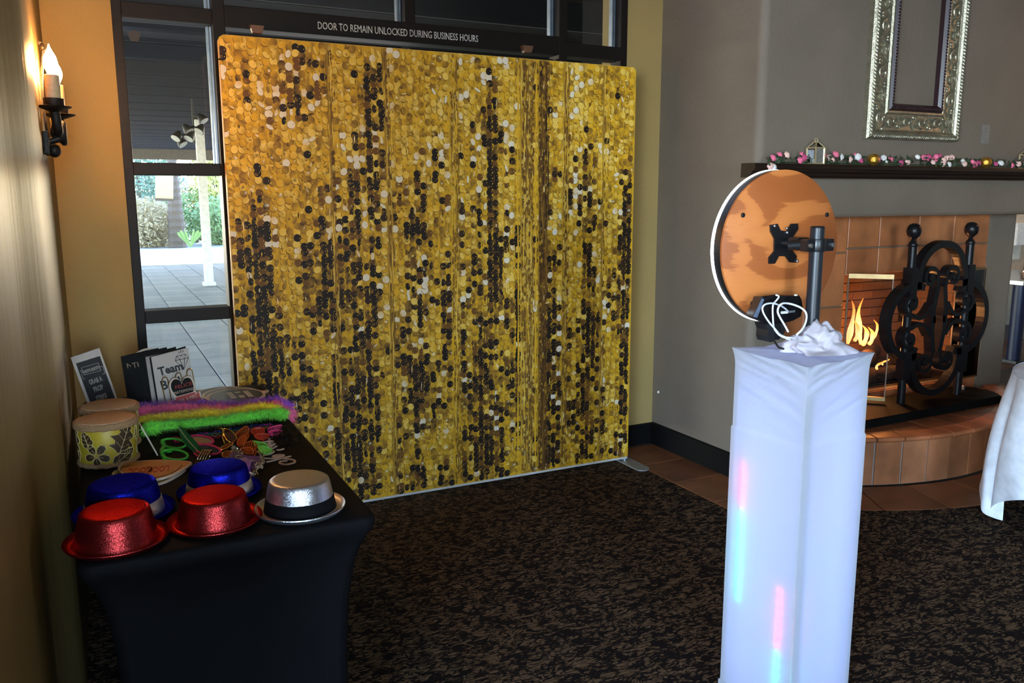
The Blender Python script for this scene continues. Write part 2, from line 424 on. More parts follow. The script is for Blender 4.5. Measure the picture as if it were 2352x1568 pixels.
# firebox
m_fb = [P('firebrick_a',(.26,.13,.06),.85,bump=(60,.3)), P('firebrick_b',(.22,.11,.055),.85,bump=(60,.3))]
m_soot = P('soot', (.035,.022,.015), .9)
fbx = B().box(4.05,5.55,4.30,4.34,.25,1.3).box(4.05,4.10,YF+.05,4.34,.25,1.3).box(5.50,5.55,YF+.05,4.34,.25,1.3).box(4.05,5.55,YF+.05,4.34,1.20,1.3).box(4.05,5.55,YF+.05,4.34,.25,.34)
fb = fbx.build('firebox', m_soot, wall_fp)
bme = chamfer_box(-.098,.098,-.008,.014,-.029,.029,.002)
bmesh_b = []
for mm in m_fb:
    q = B(); q.v = list(bme.v); q.f = list(bme.f); me = q.mesh('brick'); me.materials.append(mm); bmesh_b.append(me)
for j in range(13):
    for i in range(7):
        xx = 4.2 + i*.202 + (j % 2)*.1
        if xx > 5.45: continue
        o = piece('brick', bmesh_b[(i*3+j*5+i*j) % 2], fb, (xx, 4.292, .375+j*.064)); 
for j in range(13):
    for i in range(3):
        piece('brick', bmesh_b[(i+j) % 2], fb, (4.108, 3.80+i*.2+(j%2)*.06, .375+j*.064), (0,0,PI/2))
        piece('brick', bmesh_b[(i+j+1) % 2], fb, (5.492, 3.80+i*.2+(j%2)*.06, .375+j*.064), (0,0,PI/2))
# other walls of the room (behind and beside the camera), ceiling
wf = B()
wf.box(-4,-.57,-5.2,-5,0,CZ).box(.46,12,-5.2,-5,0,CZ)
for x0,x1 in ((-.57,.46),): wf.box(x0,x1,-5.2,-5,0,.8).box(x0,x1,-5.2,-5,3.0,CZ)
struct(wf.build('wall_front', m_olive), 'mustard wall with a window behind the viewer')
struct(B().box(-4.1,-3.9,-5.2,-3.95,0,CZ).box(-4.1,-3.9,-1.25,1.40,0,CZ).box(-4.1,-3.9,-3.95,-1.25,0,.65).box(-4.1,-3.9,-3.95,-1.25,2.95,CZ).box(-4.1,-.45,1.30,1.40,0,CZ).build('wall_side', m_olive), 'mustard wall with a wide window behind the viewer')
m_cream = P('cream_wall', (.55,.54,.47), .8)
struct(B().box(11.9,12.1,-5.2,9,0,CZ).box(3.2,12,8.9,9.1,0,CZ).build('wall_far', m_cream), 'cream wall of the serving area beyond the fireplace')
ceil = struct(B().box(-4.1,12.1,-5.2,4.63,CZ,CZ+.15).box(5.5,12.1,4.63,9.1,CZ,CZ+.15).build('ceiling', m_ceil), 'plain ceiling of the room')
for k,y in enumerate((-3.2,-1.2,.8,2.6)):
    B().box(-4,12,y-.1,y+.1,CZ-.24,CZ-.002).build('beam', m_frame, ceil)
# baseboards
struct(B().box(2.94,3.205,4.335,4.362,0,.135,.004).build('baseboard_back', m_base), 'black baseboard under the mustard wall strip')
struct(B().box(3.178,3.207,3.50,4.345,0,.140,.004).build('baseboard_right', m_base), 'black baseboard along the grey wall')

# ------------------------------------------------------------------ glazed entrance (window_1)
win = bpy.data.objects.new('window_1', None); COL.objects.link(win); win.location = (.15,4.36,0); WL['window_1'] = Vector((.15,4.36,0)); struct(win, 'dark bronze glazed entrance behind the gold backdrop')
Y0, Y1 = 4.345, 4.455
def bar(name, x0,x1,z0,z1, y0=Y0, y1=Y1): return B().box(x0,x1,y0,y1,z0,z1,.004).build(name, m_frame, win)
bar('jamb', .150,.192,0,3.25); bar('jamb', 2.895,2.94,0,3.25)
bar('mullion', .583,.640,0,3.25, Y0-.006); bar('mullion', 2.470,2.525,0,3.25, Y0-.006)
bar('transom_bar', .192,.583,2.412,2.482); bar('transom_bar', .192,.583,1.708,1.766); bar('transom_bar', .192,.583,1.002,1.064); bar('transom_bar', .192,.583,.45,.612); bar('bottom_panel', .192,.583,0,.45)
hdr = bar('header', .640,2.470,2.405,2.505, Y0-.004)
bar('mullion', 1.545,1.602,2.505,3.25)
bar('transom_bar', 2.525,2.895,2.402,2.478)
bar('top_rail', .192,2.895,3.16,3.25, Y0+.004)
for x0,x1 in ((.66,1.535),(1.58,2.455)):
    bar('door_stile', x0,x0+.11,.02,2.385, 4.38,4.43); bar('door_stile', x1-.11,x1,.02,2.385, 4.38,4.43)
    bar('door_rail', x0+.11,x1-.11,2.27,2.385, 4.38,4.43); bar('door_rail', x0+.11,x1-.11,.02,.28, 4.38,4.43)
    B().box(x0+.11,x1-.11,4.402,4.408,.28,2.27).build('pane', m_glass, win)
for x0,x1,z0,z1 in ((.192,.583,2.482,3.16),(.192,.583,1.766,2.412),(.192,.583,1.064,1.708),(.192,.583,.612,1.002),(.640,1.545,2.505,3.16),(1.602,2.470,2.505,3.16),(2.525,2.895,2.478,3.16),(2.525,2.895,.2,2.402)):
    B().box(x0,x1,4.402,4.408,z0,z1).build('pane', m_glass, win)
# bright aluminium glazing beads on the right of panes
m_bead = P('pale_glazing_bead', (.35,.42,.5), .35, .6)
for x1,z0,z1 in ((.583,2.482,3.16),(.583,1.766,2.412),(1.545,2.505,3.16),(2.470,2.505,3.16),(2.895,2.478,3.16)):
    B().box(x1-.022,x1-.014,4.41,4.445,z0,z1).build('glazing_bead', m_bead, win); B().box(x1-.008,x1,4.41,4.445,z0,z1).build('glazing_bead', m_bead, win)
m_brown = P('brown_trapezoid', (.16,.075,.035), .5)
for px,py in ((592,64),(1215,110)):
    q = ay(px,py,4.30)
    B().prism([(q.x-.033,4.31,q.z+.014),(q.x+.033,4.31,q.z+.014),(q.x+.022,4.31,q.z-.022),(q.x-.022,4.31,q.z-.022)], (0,.032,0)).build('header_trapezoid', m_brown, win)  # small brown trapezoids just below the header
text('lettering', 'DOOR TO REMAIN UNLOCKED DURING BUSINESS HOURS', .0505, frame((1.082, Y0-.0055, 2.432), (1,0,.004), (0,0,1)) @ Matrix.Scale(.66,4,(1,0,0)), m_white, hdr)
# torn sticker on the glass
q = [ay(x,y,4.398) for x,y in ((291,76),(307,68),(324,78),(317,97),(300,93))]
B().prism(q,(0,.002,0)).build('sticker', P('torn_sticker',(.03,.04,.055),.7), win)

# ------------------------------------------------------------------ outdoors
m_pave = [P('paver_a',(.42,.42,.41),.85,var=(3,.18),bump=(20,.3),vstretch=(1,5,1)), P('paver_b',(.47,.465,.45),.85,var=(3,.18),bump=(20,.3),vstretch=(1,5,1)), P('paver_c',(.38,.385,.385),.85,var=(3,.2),bump=(20,.3),vstretch=(1,5,1))]
pat = struct(B().box(-40,60,4.63,80,-.14,-.012).build('ground_patio', P('patio_joint',(.30,.30,.30),.9)), 'paved patio outside the glass')
pms = []
for mm in m_pave:
    me = chamfer_box(-.255,.255,-.218,.218,-.012,0,.004).mesh('paver'); me.materials.append(mm); pms.append(me)
for j in range(38):
    for i in range(7):
        piece('paver', pms[(i*5+j*3+(i*j)%4) % 3], pat, (.14+i*.52, 5.0+j*.445, .0))
B().box(-30,40,21.9,29,-.012,.0).build('open_terrace', P('sunlit_concrete',(.6,.59,.56),.9), pat)
m_roof = P('patio_roof_boards', (.022,.022,.026), .8, spec=.04)
rf = struct(B().box(-14,16,4.63,27,3.06,3.2).build('roof_patio', m_roof), 'dark patio cover with pale joint lines')
m_joint = P('pale_roof_joint', (.26,.25,.24), .7, spec=.1)
for k in range(20):
    y = 5.95+k*1.06
    B().box(-14,16,y-.50,y+.50,3.0,3.06).build('plank', m_roof, rf)
    B().box(-14,16,y+.502,y+.556,3.005,3.05).build('joint_strip', m_joint, rf)
B().box(-14,16,26.9,27.1,2.72,3.3).build('fascia', P('fascia_taupe',(.13,.115,.095),.9,spec=.1), rf)
# white post added for a reflection in the glass, palm, banner, planting
q = az(481,655,0)
post = thing('reflection_post', 'white square post added on the patio in place of a reflection in the glass', 'post', (q.x,q.y,0))
B().box(q.x-.075,q.x+.075,q.y-.075,q.y+.075,0,2.99,.01).build('shaft', P('reflection_white',(.92,.91,.88),.7), post); B().box(q.x-.11,q.x+.11,q.y-.11,q.y+.11,0,.06,.01).build('base', P('reflection_white',(.92,.91,.88),.7), post)
def leafcloud(c, rad, n, size, seed):
    b = B(); g = random.Random(seed)
    for _ in range(n):
        while True:
            p = Vector((g.uniform(-1,1),g.uniform(-1,1),g.uniform(-1,1)))
            if p.length < 1: break
        p = p * (0.55+.45*g.random()) if p.length < .5 else p
        p = Vector((c[0]+p.x*rad[0], c[1]+p.y*rad[1], max(.02, c[2]+p.z*rad[2])))
        d = Vector((g.gauss(0,1),g.gauss(0,1),g.gauss(0,1))).normalized(); e = d.orthogonal().normalized(); s = size*g.uniform(.6,1.4)
        b.add([p-d*s, p+e*s*.4, p+d*s, p-e*s*.4], [(0,1,2,3)])
    return b
leafmats = [P('leaf_blue_green',(.15,.24,.17),.6), P('leaf_green',(.20,.30,.11),.6), P('leaf_yellow',(.45,.46,.14),.6), P('dry_grass',(.42,.36,.22),.8)]
m_bark = P('palm_bark',(.12,.095,.075),.9,bump=(12,.8))
spec = [ # px, Y, rx, rz, cz, mat, label
 (322,34,1.5,2.6,3.0,0,'tall blue-green tree left of the palm beyond the terrace'),
 (352,36,1.5,1.6,1.8,0,'blue-green bush behind the palm trunk'),
 (330,30.5,1.0,.9,.8,3,'pale dry grass clump at the left edge of the terrace'),
 (362,31,.9,.8,.7,3,'pale dry bush just left of the palm trunk'),
 (446,33,1.2,1.0,1.0,1,'mid green bush right of the palm trunk'),
 (497,33,.9,2.2,2.4,2,'yellow-green tree behind the white reflection post'),
 (505,31,1.0,.9,.8,1,'low green bush beside the gold backdrop edge'),
 (415,40,5.0,1.1,.8,0,'long dark hedge behind the trees'),
]
for i,(px,Y,rx,rz,cz,mi,lab) in enumerate(spec):
    c = ay(px,500,Y); t = thing('garden_tree' if rz>1.2 else 'garden_bush', lab, 'tree' if rz>1.2 else 'bush', (c.x,Y,0))
    leafcloud((c.x,Y,cz),(rx,1.0,rz),4200 if rz>1 else 2200,.085 if mi<3 else .075,40+i).build('foliage', leafmats[mi], t, fix=False)
    B().tube([(c.x,Y,-.02),(c.x+.05,Y,cz*.6),(c.x,Y,cz+.3*rz)],[.12,.08,.03],7).build('trunk', m_bark, t)
c = ay(408,560,29.8)
t = thing('palm_tree', 'palm with a rough brown trunk beyond the sunlit terrace', 'palm tree', (c.x,29.8,0))
B().lathe([(.30,0)]+[(.27+.04*(k%2)-.012*k*.5,.12*k+.1) for k in range(30)],12,Matrix.Translation((c.x,29.8,0))).build('trunk', m_bark, t)
fb_ = B()
for k in range(16):
    a = 2*PI*k/16; d = Vector((math.cos(a),math.sin(a),0))
    p0 = Vector((c.x,29.8,3.6)); sp = [p0+d*(r*1.8)+Vector((0,0,.9*math.sin(r*2.4)-.5*r*r)) for r in (0,.3,.6,.9,1.2)]
    sd = Vector((-d.y,d.x,0))
    for i in range(4):
        w0, w1 = .16*(1-i/5), .16*(1-(i+1)/5)
        fb_.add([sp[i]-sd*w0,sp[i]+sd*w0,sp[i+1]+sd*w1,sp[i+1]-sd*w1],[(0,1,2,3)])
fb_.build('frond', leafmats[1], t, fix=False)
c1 = [ay(x,y,28.6) for x,y in ((357,398),(398,398),(398,458),(357,456))]
t = thing('yellow_banner', 'pale yellow banner hung in front of the palm', 'banner', (c1[3].x,28.6,c1[3].z))
B().prism(c1,(0,.03,0)).build('cloth', P('yellow_cloth',(.75,.62,.28),.8), t); B().prism([c1[3]+Vector((-.02,-.02,-.06)),c1[2]+Vector((.02,-.02,-.06)),c1[2]+Vector((.02,-.02,.02)),c1[3]+Vector((-.02,-.02,.02))],(0,.06,0)).build('hem_bar', m_bark, t)
c = ay(437,560,28.9); t = thing('broad_leaf_plant', 'bright green broad-leaved plant right of the palm trunk', 'plant', (c.x,28.9,0))
for k in range(7):
    a = -1.2+k*.4; sp = smoothpts([(c.x,28.9,.05),(c.x+.14*math.sin(a),28.9,.3),(c.x+.40*math.sin(a),28.85,.42+.20*math.cos(a))],4); b = B()
    for i in range(len(sp)-1):
        w0 = .12*math.sin(PI*min(1,(i+.3)/len(sp))); w1 = .12*math.sin(PI*min(1,(i+1.3)/len(sp)))
        b.add([sp[i]-Vector((0,.0,w0)),sp[i]+Vector((0,.0,w0)),sp[i+1]+Vector((0,0,w1)),sp[i+1]-Vector((0,0,w1))],[(0,1,2,3)])
    b.build('leaf', P('bright_leaf',(.20,.34,.10),.5), t, fix=False)
# cluster of floodlights under the patio cover
c = ay(445,300,13.0); t = thing('floodlight_cluster', 'dark cone floodlights hanging on a rod under the patio cover', 'floodlight', (c.x,13,c.z))
fl = B().tube([(c.x,13,3.0),(c.x,13,c.z-.18)],.015,8)
m_fl = P('floodlight_black',(.02,.02,.022),.5); m_fw = P('floodlight_face',(.75,.74,.70),.5)
for k,(px,py) in enumerate(((464,272),(460,296),(430,296),(437,313),(416,326),(407,312))):
    p = ay(px,py,12.9-.1*(k%2)); fl.tube([(c.x,13,p.z+.05),p],.012,6)
    dr = Vector((.5-(k%2),-.35,-.75)).normalized(); Mx = Matrix.Translation(p) @ dr.to_track_quat('Z','Y').to_matrix().to_4x4()
    B().lathe([(.02,-.08),(.04,-.05),(.075,.04),(.075,.048)],14,Mx).build('lamp_head', m_fl, t, True); B().lathe([(.068,.047),(.066,.053)],14,Mx).build('lamp_face', m_fw, t)
fl.build('rod', m_fl, t)

# ------------------------------------------------------------------ gold sequin backdrop
BX0, BX1, BY, BZ1 = .570, 2.832, 4.085, 2.325
bd = thing('gold_backdrop', 'large gold and black sequin print backdrop in front of the entrance', 'backdrop', (1.70,BY,0))
m_edge = P('gold_edge_fabric',(.62,.36,.05),.6,var=(25,.3))
def rr(x0,x1,z0,z1,r,n=6):
    out = []
    for cx,cz,a0 in ((x1-r,z1-r,0),(x0+r,z1-r,90),(x0+.006,z0+.006,180),(x1-.006,z0+.006,270)):
        q = r if a0 < 180 else .006
        for k in range(n+1):
            a = math.radians(a0+90*k/n); out.append((cx+q*math.cos(a), cz+q*math.sin(a)))
    return out
outl = rr(BX0,BX1,.030,BZ1,.030)
B().prism([(x,BY+.004,z) for x,z in outl],(0,.042,0)).build('fabric_sleeve', m_edge, bd)
B().box(BX0+.02,BX1-.004,BY+.002,BY+.05,.018,.030,.002).build('bottom_rail', P('white_rail',(.62,.61,.58),.4), bd)
for x in (BX0+.05, BX1-.012):
    B().tube([(x,BY+.02,.006),(x,BY+.02,.034)],.013,14).build('foot_post', m_alu, bd)
    fp = [(x+.045*math.cos(a), (BY+.02+(.135 if math.sin(a)>0 else -.18))+.045*math.sin(a), 0) for a in [2*PI*k/28 for k in range(28)]]
    B().prism(fp,(0,0,.007)).build('foot_plate', P('foot_grey',(.33,.33,.34),.4,.6), bd)
def make_print():
    g = random.Random(5); V = []; F = []; C = []
    GOLD = (.78,.425,.014); PALE = (.92,.62,.12); WHT = (.88,.78,.60); TAN = (.36,.19,.025); BRN = (.17,.075,.014); DRK = (.030,.016,.009); BLK = (.010,.007,.006)
    mix = lambda a,b,t: tuple(a[i]+(b[i]-a[i])*t for i in range(3))
    def U(px,py=600): return ay(px,py,BY).x
    fs = lambda v: .5+.5*noise.noise(v)
    # backing panel
    nx, nz = 150, 120
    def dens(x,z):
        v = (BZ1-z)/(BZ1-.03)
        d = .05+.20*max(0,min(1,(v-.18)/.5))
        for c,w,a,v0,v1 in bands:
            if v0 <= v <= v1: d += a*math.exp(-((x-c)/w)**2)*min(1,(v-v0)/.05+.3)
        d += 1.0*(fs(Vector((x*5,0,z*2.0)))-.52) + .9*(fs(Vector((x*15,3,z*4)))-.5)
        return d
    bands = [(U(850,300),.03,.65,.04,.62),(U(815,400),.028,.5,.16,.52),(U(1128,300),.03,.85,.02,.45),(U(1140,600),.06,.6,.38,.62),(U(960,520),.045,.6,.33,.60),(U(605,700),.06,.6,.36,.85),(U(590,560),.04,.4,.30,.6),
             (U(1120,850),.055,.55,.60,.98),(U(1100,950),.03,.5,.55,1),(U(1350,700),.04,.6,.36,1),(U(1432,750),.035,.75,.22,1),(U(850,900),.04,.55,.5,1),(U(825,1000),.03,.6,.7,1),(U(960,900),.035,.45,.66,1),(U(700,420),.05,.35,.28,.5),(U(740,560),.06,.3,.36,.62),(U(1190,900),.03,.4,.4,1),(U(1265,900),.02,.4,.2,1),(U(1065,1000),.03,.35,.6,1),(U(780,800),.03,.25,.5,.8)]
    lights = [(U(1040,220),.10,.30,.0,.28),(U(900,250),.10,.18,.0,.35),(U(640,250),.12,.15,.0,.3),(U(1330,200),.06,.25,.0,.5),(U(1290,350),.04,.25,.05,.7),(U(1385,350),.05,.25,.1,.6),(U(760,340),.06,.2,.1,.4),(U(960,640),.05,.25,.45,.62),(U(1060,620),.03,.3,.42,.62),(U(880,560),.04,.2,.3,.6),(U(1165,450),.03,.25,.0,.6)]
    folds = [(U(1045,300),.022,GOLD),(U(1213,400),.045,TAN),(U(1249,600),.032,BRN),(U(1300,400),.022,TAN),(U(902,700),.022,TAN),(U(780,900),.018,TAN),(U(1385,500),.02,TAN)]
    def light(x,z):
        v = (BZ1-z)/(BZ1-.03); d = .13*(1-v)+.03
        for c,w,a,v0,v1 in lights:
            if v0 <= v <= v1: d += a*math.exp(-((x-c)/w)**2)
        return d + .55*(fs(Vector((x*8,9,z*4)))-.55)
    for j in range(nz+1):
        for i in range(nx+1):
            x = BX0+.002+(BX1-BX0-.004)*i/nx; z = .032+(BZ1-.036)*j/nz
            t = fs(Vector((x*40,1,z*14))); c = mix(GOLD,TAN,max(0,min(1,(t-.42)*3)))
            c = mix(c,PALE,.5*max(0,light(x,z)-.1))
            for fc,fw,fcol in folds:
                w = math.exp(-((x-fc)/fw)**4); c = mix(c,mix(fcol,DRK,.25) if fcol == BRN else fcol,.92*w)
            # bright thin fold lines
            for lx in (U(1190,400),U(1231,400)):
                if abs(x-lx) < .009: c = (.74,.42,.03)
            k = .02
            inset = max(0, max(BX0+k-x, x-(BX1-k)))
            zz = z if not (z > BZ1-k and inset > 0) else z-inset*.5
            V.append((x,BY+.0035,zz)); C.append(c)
    for j in range(nz):
        for i in range(nx):
            o = j*(nx+1)+i; F.append((o,o+1,o+nx+2,o+nx+1))
    def disc(x,z,rx,rz,rot,ca,cb,yy,n=10,split=None):
        o = len(V); cs, sn = math.cos(rot), math.sin(rot)
        V.append((x,yy,z)); C.append(mix(ca,cb,.5))
        for k in range(n):
            a = 2*PI*k/n; ex, ez = rx*math.cos(a), rz*math.sin(a)
            X = min(BX1-.001,max(BX0+.001,x+ex*cs-ez*sn)); Z = min(BZ1-.001,max(.031,z+ex*sn+ez*cs))
            V.append((X,yy,Z))
            t = .5+.5*math.cos(a-(split if split is not None else PI/2)); C.append(mix(ca,cb,1-t))
        for k in range(n): F.append((o,o+1+k,o+1+(k+1)%n))
    # stretched slivers where the cloth folds
    def strip(x,z0,z1,w,ca,cb,yy):
        o = len(V); n = 6
        for k in range(n+1):
            zz = z0+(z1-z0)*k/n; xx = x+.0022*math.sin(zz*37+x*90); ww = w*math.sin(PI*(k+.4)/(n+.8))
            for sg in (-1,1): V.append((xx+sg*ww,yy,min(BZ1-.004,max(.034,zz)))); C.append(mix(ca,cb,g.random()))
        for k in range(n): F.append((o+2*k,o+2*k+1,o+2*k+3,o+2*k+2))
    for fc,fw,fcol in folds:
        for _ in range(int(fw*2600)):
            z0 = g.uniform(.03,BZ1-.1); L_ = g.uniform(.04,.32)
            ca,cb = g.choice(((BRN,DRK),(TAN,BRN),(BRN,TAN),(DRK,BLK)) if fcol == BRN else ((GOLD,TAN),(PALE,GOLD),(TAN,BRN),(BRN,TAN),(GOLD,PALE)))
            strip(fc+g.uniform(-1,1)*fw,z0,min(BZ1-.01,z0+L_),g.uniform(.0012,.0036),ca,cb,BY+.0010-g.random()*.0008)
    for lx in (U(1190,400),U(1231,400)):
        for k in range(5): strip(lx+g.gauss(0,.002),.05+k*.45,.05+k*.45+.5,.0055,(.74,.42,.03),GOLD,BY+.0002)
    for _ in range(420):
        x_ = g.uniform(BX0+.03,BX1-.03); z0 = g.uniform(.03,BZ1-.06); strip(x_,z0,z0+g.uniform(.015,.05),g.uniform(.001,.0035),*g.choice(((BRN,TAN),(PALE,GOLD),(WHT,PALE),(DRK,BRN))),BY-.0002)
    # columns of sequins
    cols = []; x = BX0+.012
    while x < BX1-.008:
        f = None
        for fc,fw,fcol in folds:
            if abs(x-fc) < fw*.9: f = fcol
        w = g.uniform(.010,.016) if f is not None else g.uniform(.030,.036)
        cols.append((x,w,f)); x += w if f is not None else w*.97
    for ci,(cx,w,f) in enumerate(cols):
        z = .045+g.uniform(0,.03)
        while z < BZ1-.012:
            x = cx+g.gauss(0,.0022); R = .0190
            d = dens(x,z); l = light(x,z); u = g.random()
            yy = BY+.0028-g.random()*.0022
            if f is not None:
                ca = mix(f,(GOLD,BRN,DRK,PALE)[g.choice((0,1,1,2,3) if f != BRN else (1,1,2,2,2,2,0))],.75); cb = mix(ca,BRN,.5)
                disc(x,z,w*.55,R*g.uniform(.5,.95),g.gauss(0,.15),ca,cb,yy,8,g.uniform(0,6.3))
                if g.random()<.10: disc(x+g.gauss(0,.004),z,.002,.006*g.random()+.002,0,WHT,PALE,yy-.0003,6)
                z += g.uniform(.012,.028); continue
            if u < d:
                dk = g.random(); ca = BLK if dk < .55 else (DRK if dk < .8 else BRN)
                sq = g.uniform(.9,1) if g.random()<.8 else g.uniform(.5,.8)
                yy = BY+.0008-g.random()*.0006
                if g.random() < .8: z += g.uniform(-.002,.002)
                disc(x,z,R*sq*1.0,R*1.0,g.gauss(0,.25),mix(ca,BRN,.10),ca,yy,14,g.uniform(2.2,3.6))
                hx = x+.55*R*sq; hz = z+g.uniform(-.1,.25)*R
                disc(hx,hz,.0024,.0024,0,PALE,TAN,yy-.0002,7)
                if g.random()<.25: disc(x-.3*R,z-.2*R,R*.6,R*.45,g.uniform(0,3),mix(BRN,TAN,g.random()),ca,yy-.0001,8)
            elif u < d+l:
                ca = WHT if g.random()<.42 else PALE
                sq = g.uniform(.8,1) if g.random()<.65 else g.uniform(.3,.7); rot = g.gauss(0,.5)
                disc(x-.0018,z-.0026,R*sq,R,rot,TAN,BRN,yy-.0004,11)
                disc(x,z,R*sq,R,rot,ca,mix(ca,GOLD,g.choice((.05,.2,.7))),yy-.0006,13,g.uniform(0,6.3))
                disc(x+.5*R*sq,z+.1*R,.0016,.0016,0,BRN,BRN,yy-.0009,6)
            else:
                k = g.random()
                k = .06+k*.74+.38*max(0,min(1,d*2.2))
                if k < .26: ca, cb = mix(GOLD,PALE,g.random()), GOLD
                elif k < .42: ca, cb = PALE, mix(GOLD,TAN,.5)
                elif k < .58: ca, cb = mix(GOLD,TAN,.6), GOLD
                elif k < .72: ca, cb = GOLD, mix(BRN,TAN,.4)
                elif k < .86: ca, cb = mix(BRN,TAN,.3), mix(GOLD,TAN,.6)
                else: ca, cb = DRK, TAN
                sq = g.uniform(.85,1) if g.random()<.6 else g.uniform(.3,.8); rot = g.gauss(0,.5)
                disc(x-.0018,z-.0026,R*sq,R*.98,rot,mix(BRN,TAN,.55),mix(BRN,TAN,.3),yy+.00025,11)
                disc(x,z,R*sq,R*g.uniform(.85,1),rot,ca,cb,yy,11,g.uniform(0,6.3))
                if g.random()<.52: disc(x+g.gauss(0,.3)*R,z+g.gauss(0,.3)*R,R*g.uniform(.35,.8),R*g.uniform(.10,.42),g.uniform(-1.2,1.2),g.choice((WHT,PALE,BRN,TAN,BRN)),ca,yy-.0003,8,0)
                if g.random()<.4: disc(x+.5*R*sq,z+.1*R,.0016,.0016,0,BRN,BRN,yy-.0009,6)
            z += g.uniform(.0265,.0315)
    me = bpy.data.meshes.new('sequin_print'); off = WL['gold_backdrop']
    me.from_pydata([(a-off.x,b-off.y,c-off.z) for a,b,c in V],[],F); me.update()
    ca = me.color_attributes.new('Col','FLOAT_COLOR','POINT'); ca.data.foreach_set('color',[q for c in C for q in (*c,1)])
    me.materials.append(vcol('sequin_print_ink',.55,.25))
    o = bpy.data.objects.new('sequin_print', me); COL.objects.link(o); o.parent = bd; o['kind'] = 'stuff'
make_print()
# patch of floor tiles between the strip and the curved band
for i in range(2):
    for j in range(3):
        chamfer_box(2.84 if i == 0 else 3.204, 3.198 if i == 0 else 3.55, (2.80,3.16,3.40)[j] + (.0), (3.155,3.395,3.60)[j], -.011, (-.003 if (i == 1 or j == 0) else -.006)).build('tile', m_terra[(i+j) % 3], floor)

# ------------------------------------------------------------------ hearth
HZ = .28
hearth = thing('hearth', 'raised curved terracotta tiled hearth in front of the fireplace', 'hearth', (HC.x, 3.3, 0))
aL, aR = -149.5, -32.0
aR = -180-math.degrees(math.atan2(YF-HC.y, -math.sqrt(HR**2-(YF-HC.y)**2))); aL = math.degrees(math.atan2(YB-.006-HC.y, -math.sqrt(HR**2-(YB-.006-HC.y)**2)))
core = [(HC.x+1.497*math.cos(math.radians(aL+(aR-aL)*k/40)), HC.y+1.497*math.sin(math.radians(aL+(aR-aL)*k/40))) for k in range(41)]
core = [(x, min(y, YF-.004)) for x, y in core]+[(3.47,YF-.004),(3.47,YB-.006)]
B().prism([(x,y,.0) for x,y in core],(0,0,HZ-.016)).build('core', P('pale_grout',(.27,.25,.22),.9), hearth)
m_hf = [terra('hearth_face_a',(.33,.125,.05)), terra('hearth_face_b',(.28,.11,.046)), terra('hearth_face_c',(.37,.15,.066))]
m_rim = terra('hearth_rim',(.40,.14,.055))
n = 17; da = (aR-aL)/n
def clampY(b):
    for v in b.v: v.y = min(v.y, (YF if v.x > 3.475 else YB)-.003)
    return b
for k in range(n):
    a0, a1 = math.radians(aL+k*da), math.radians(aL+(k+1)*da); g = .0036
    clampY(arc_tile(1.490, 1.5055, a0+g, a1-g, .004, HZ-.030, 3)).build('tile', m_hf[(k*2+k//3) % 3], hearth)
    # bullnose rim tile
    b = B(); sec = [(1.40,HZ-.028),(1.512,HZ-.028),(1.524,HZ-.020),(1.526,HZ-.012),(1.520,HZ-.003),(1.510,HZ),(1.40,HZ)]
    m_ = 3
    for i in range(m_+1):
        aa = a0+g+(a1-a0-2*g)*i/m_
        for r_, z_ in sec: b.v.append(Vector((HC.x+r_*math.cos(aa), min((YF if HC.x+r_*math.cos(aa) > 3.475 else YB)-.003,HC.y+r_*math.sin(aa)), z_)))
    q = len(sec)
    for i in range(m_):
        for j in range(q): b.f.append((i*q+j, i*q+(j+1)%q, (i+1)*q+(j+1)%q, (i+1)*q+j))
    b.f += [tuple(range(q-1,-1,-1)), tuple(m_*q+j for j in range(q))]
    b.build('rim_tile', m_rim, hearth)
k = 0
for r0, r1, st in ((1.10,1.395,da*1.35),(.80,1.095,da*1.8)):
    a = aL
    while a < aR-.5:
        e = min(a+st, aR)
        if HC.y + r1*math.sin(math.radians((a+e)/2)) < YF:
            clampY(arc_tile(r0, r1, math.radians(a)+.003, math.radians(e)-.003, HZ-.02, HZ-.001, 4)).build('tile', m_terra[k % 3], hearth)
        a = e; k += 1

# ------------------------------------------------------------------ fireplace contents
m_brass = P('brass_trim', (.36,.24,.11), .34, 1.0)
m_fglass = glass('smoky_fire_glass', (.86,.78,.72), .1)
def firedoor(name, hx, fx, fy, label, big=True):
    t = thing(name, label, 'fireplace door', (hx, YF-.02, OZ0+.01)); p0 = Vector((hx, YF-.02, 0)); p1 = Vector((fx, fy, 0)); d = (p1-p0).normalized(); nrm = Vector((-d.y, d.x, 0))*.008
    z0, z1 = OZ0+.015, OZ1-.012
    def bar2(a, b, za, zb, w, nm, m): 
        u = Vector((-d.y, d.x, 0))*w
        B().prism([a+u+Vector((0,0,za)), b+u+Vector((0,0,za)), b-u+Vector((0,0,za)), a-u+Vector((0,0,za))],(0,0,zb-za)).build(nm, m, t)
    bar2(p0, p1, z0, z1, .003, 'glass_panel', m_fglass)
    bar2(p0, p1, z1, z1+(.028 if big else .012), .011 if big else .006, 'top_rail', m_brass); bar2(p0, p1, z0-(.022 if big else .010), z0, .011 if big else .006, 'bottom_rail', m_brass)
    bar2(p1-d*.006, p1, z0, z1, .004, 'edge_trim', P('glass_edge',(.20,.13,.08),.3))
    B().tube([p0+Vector((0,0,z0+.0)), p0+Vector((0,0,z1))], .006, 8).build('hinge', P('glass_edge',(.20,.13,.08),.3), t)
    return t
firedoor('fire_door', 4.135, 4.315, 3.47, 'glass fireplace door with brass rails standing open in front of the flames')
firedoor('fire_door', 5.455, 5.14, 3.646, 'glass fireplace door with brass rails beyond the black iron screen', False)
m_log = P('charred_log',(.035,.022,.016),.9,var=(20,.5),bump=(40,.8))
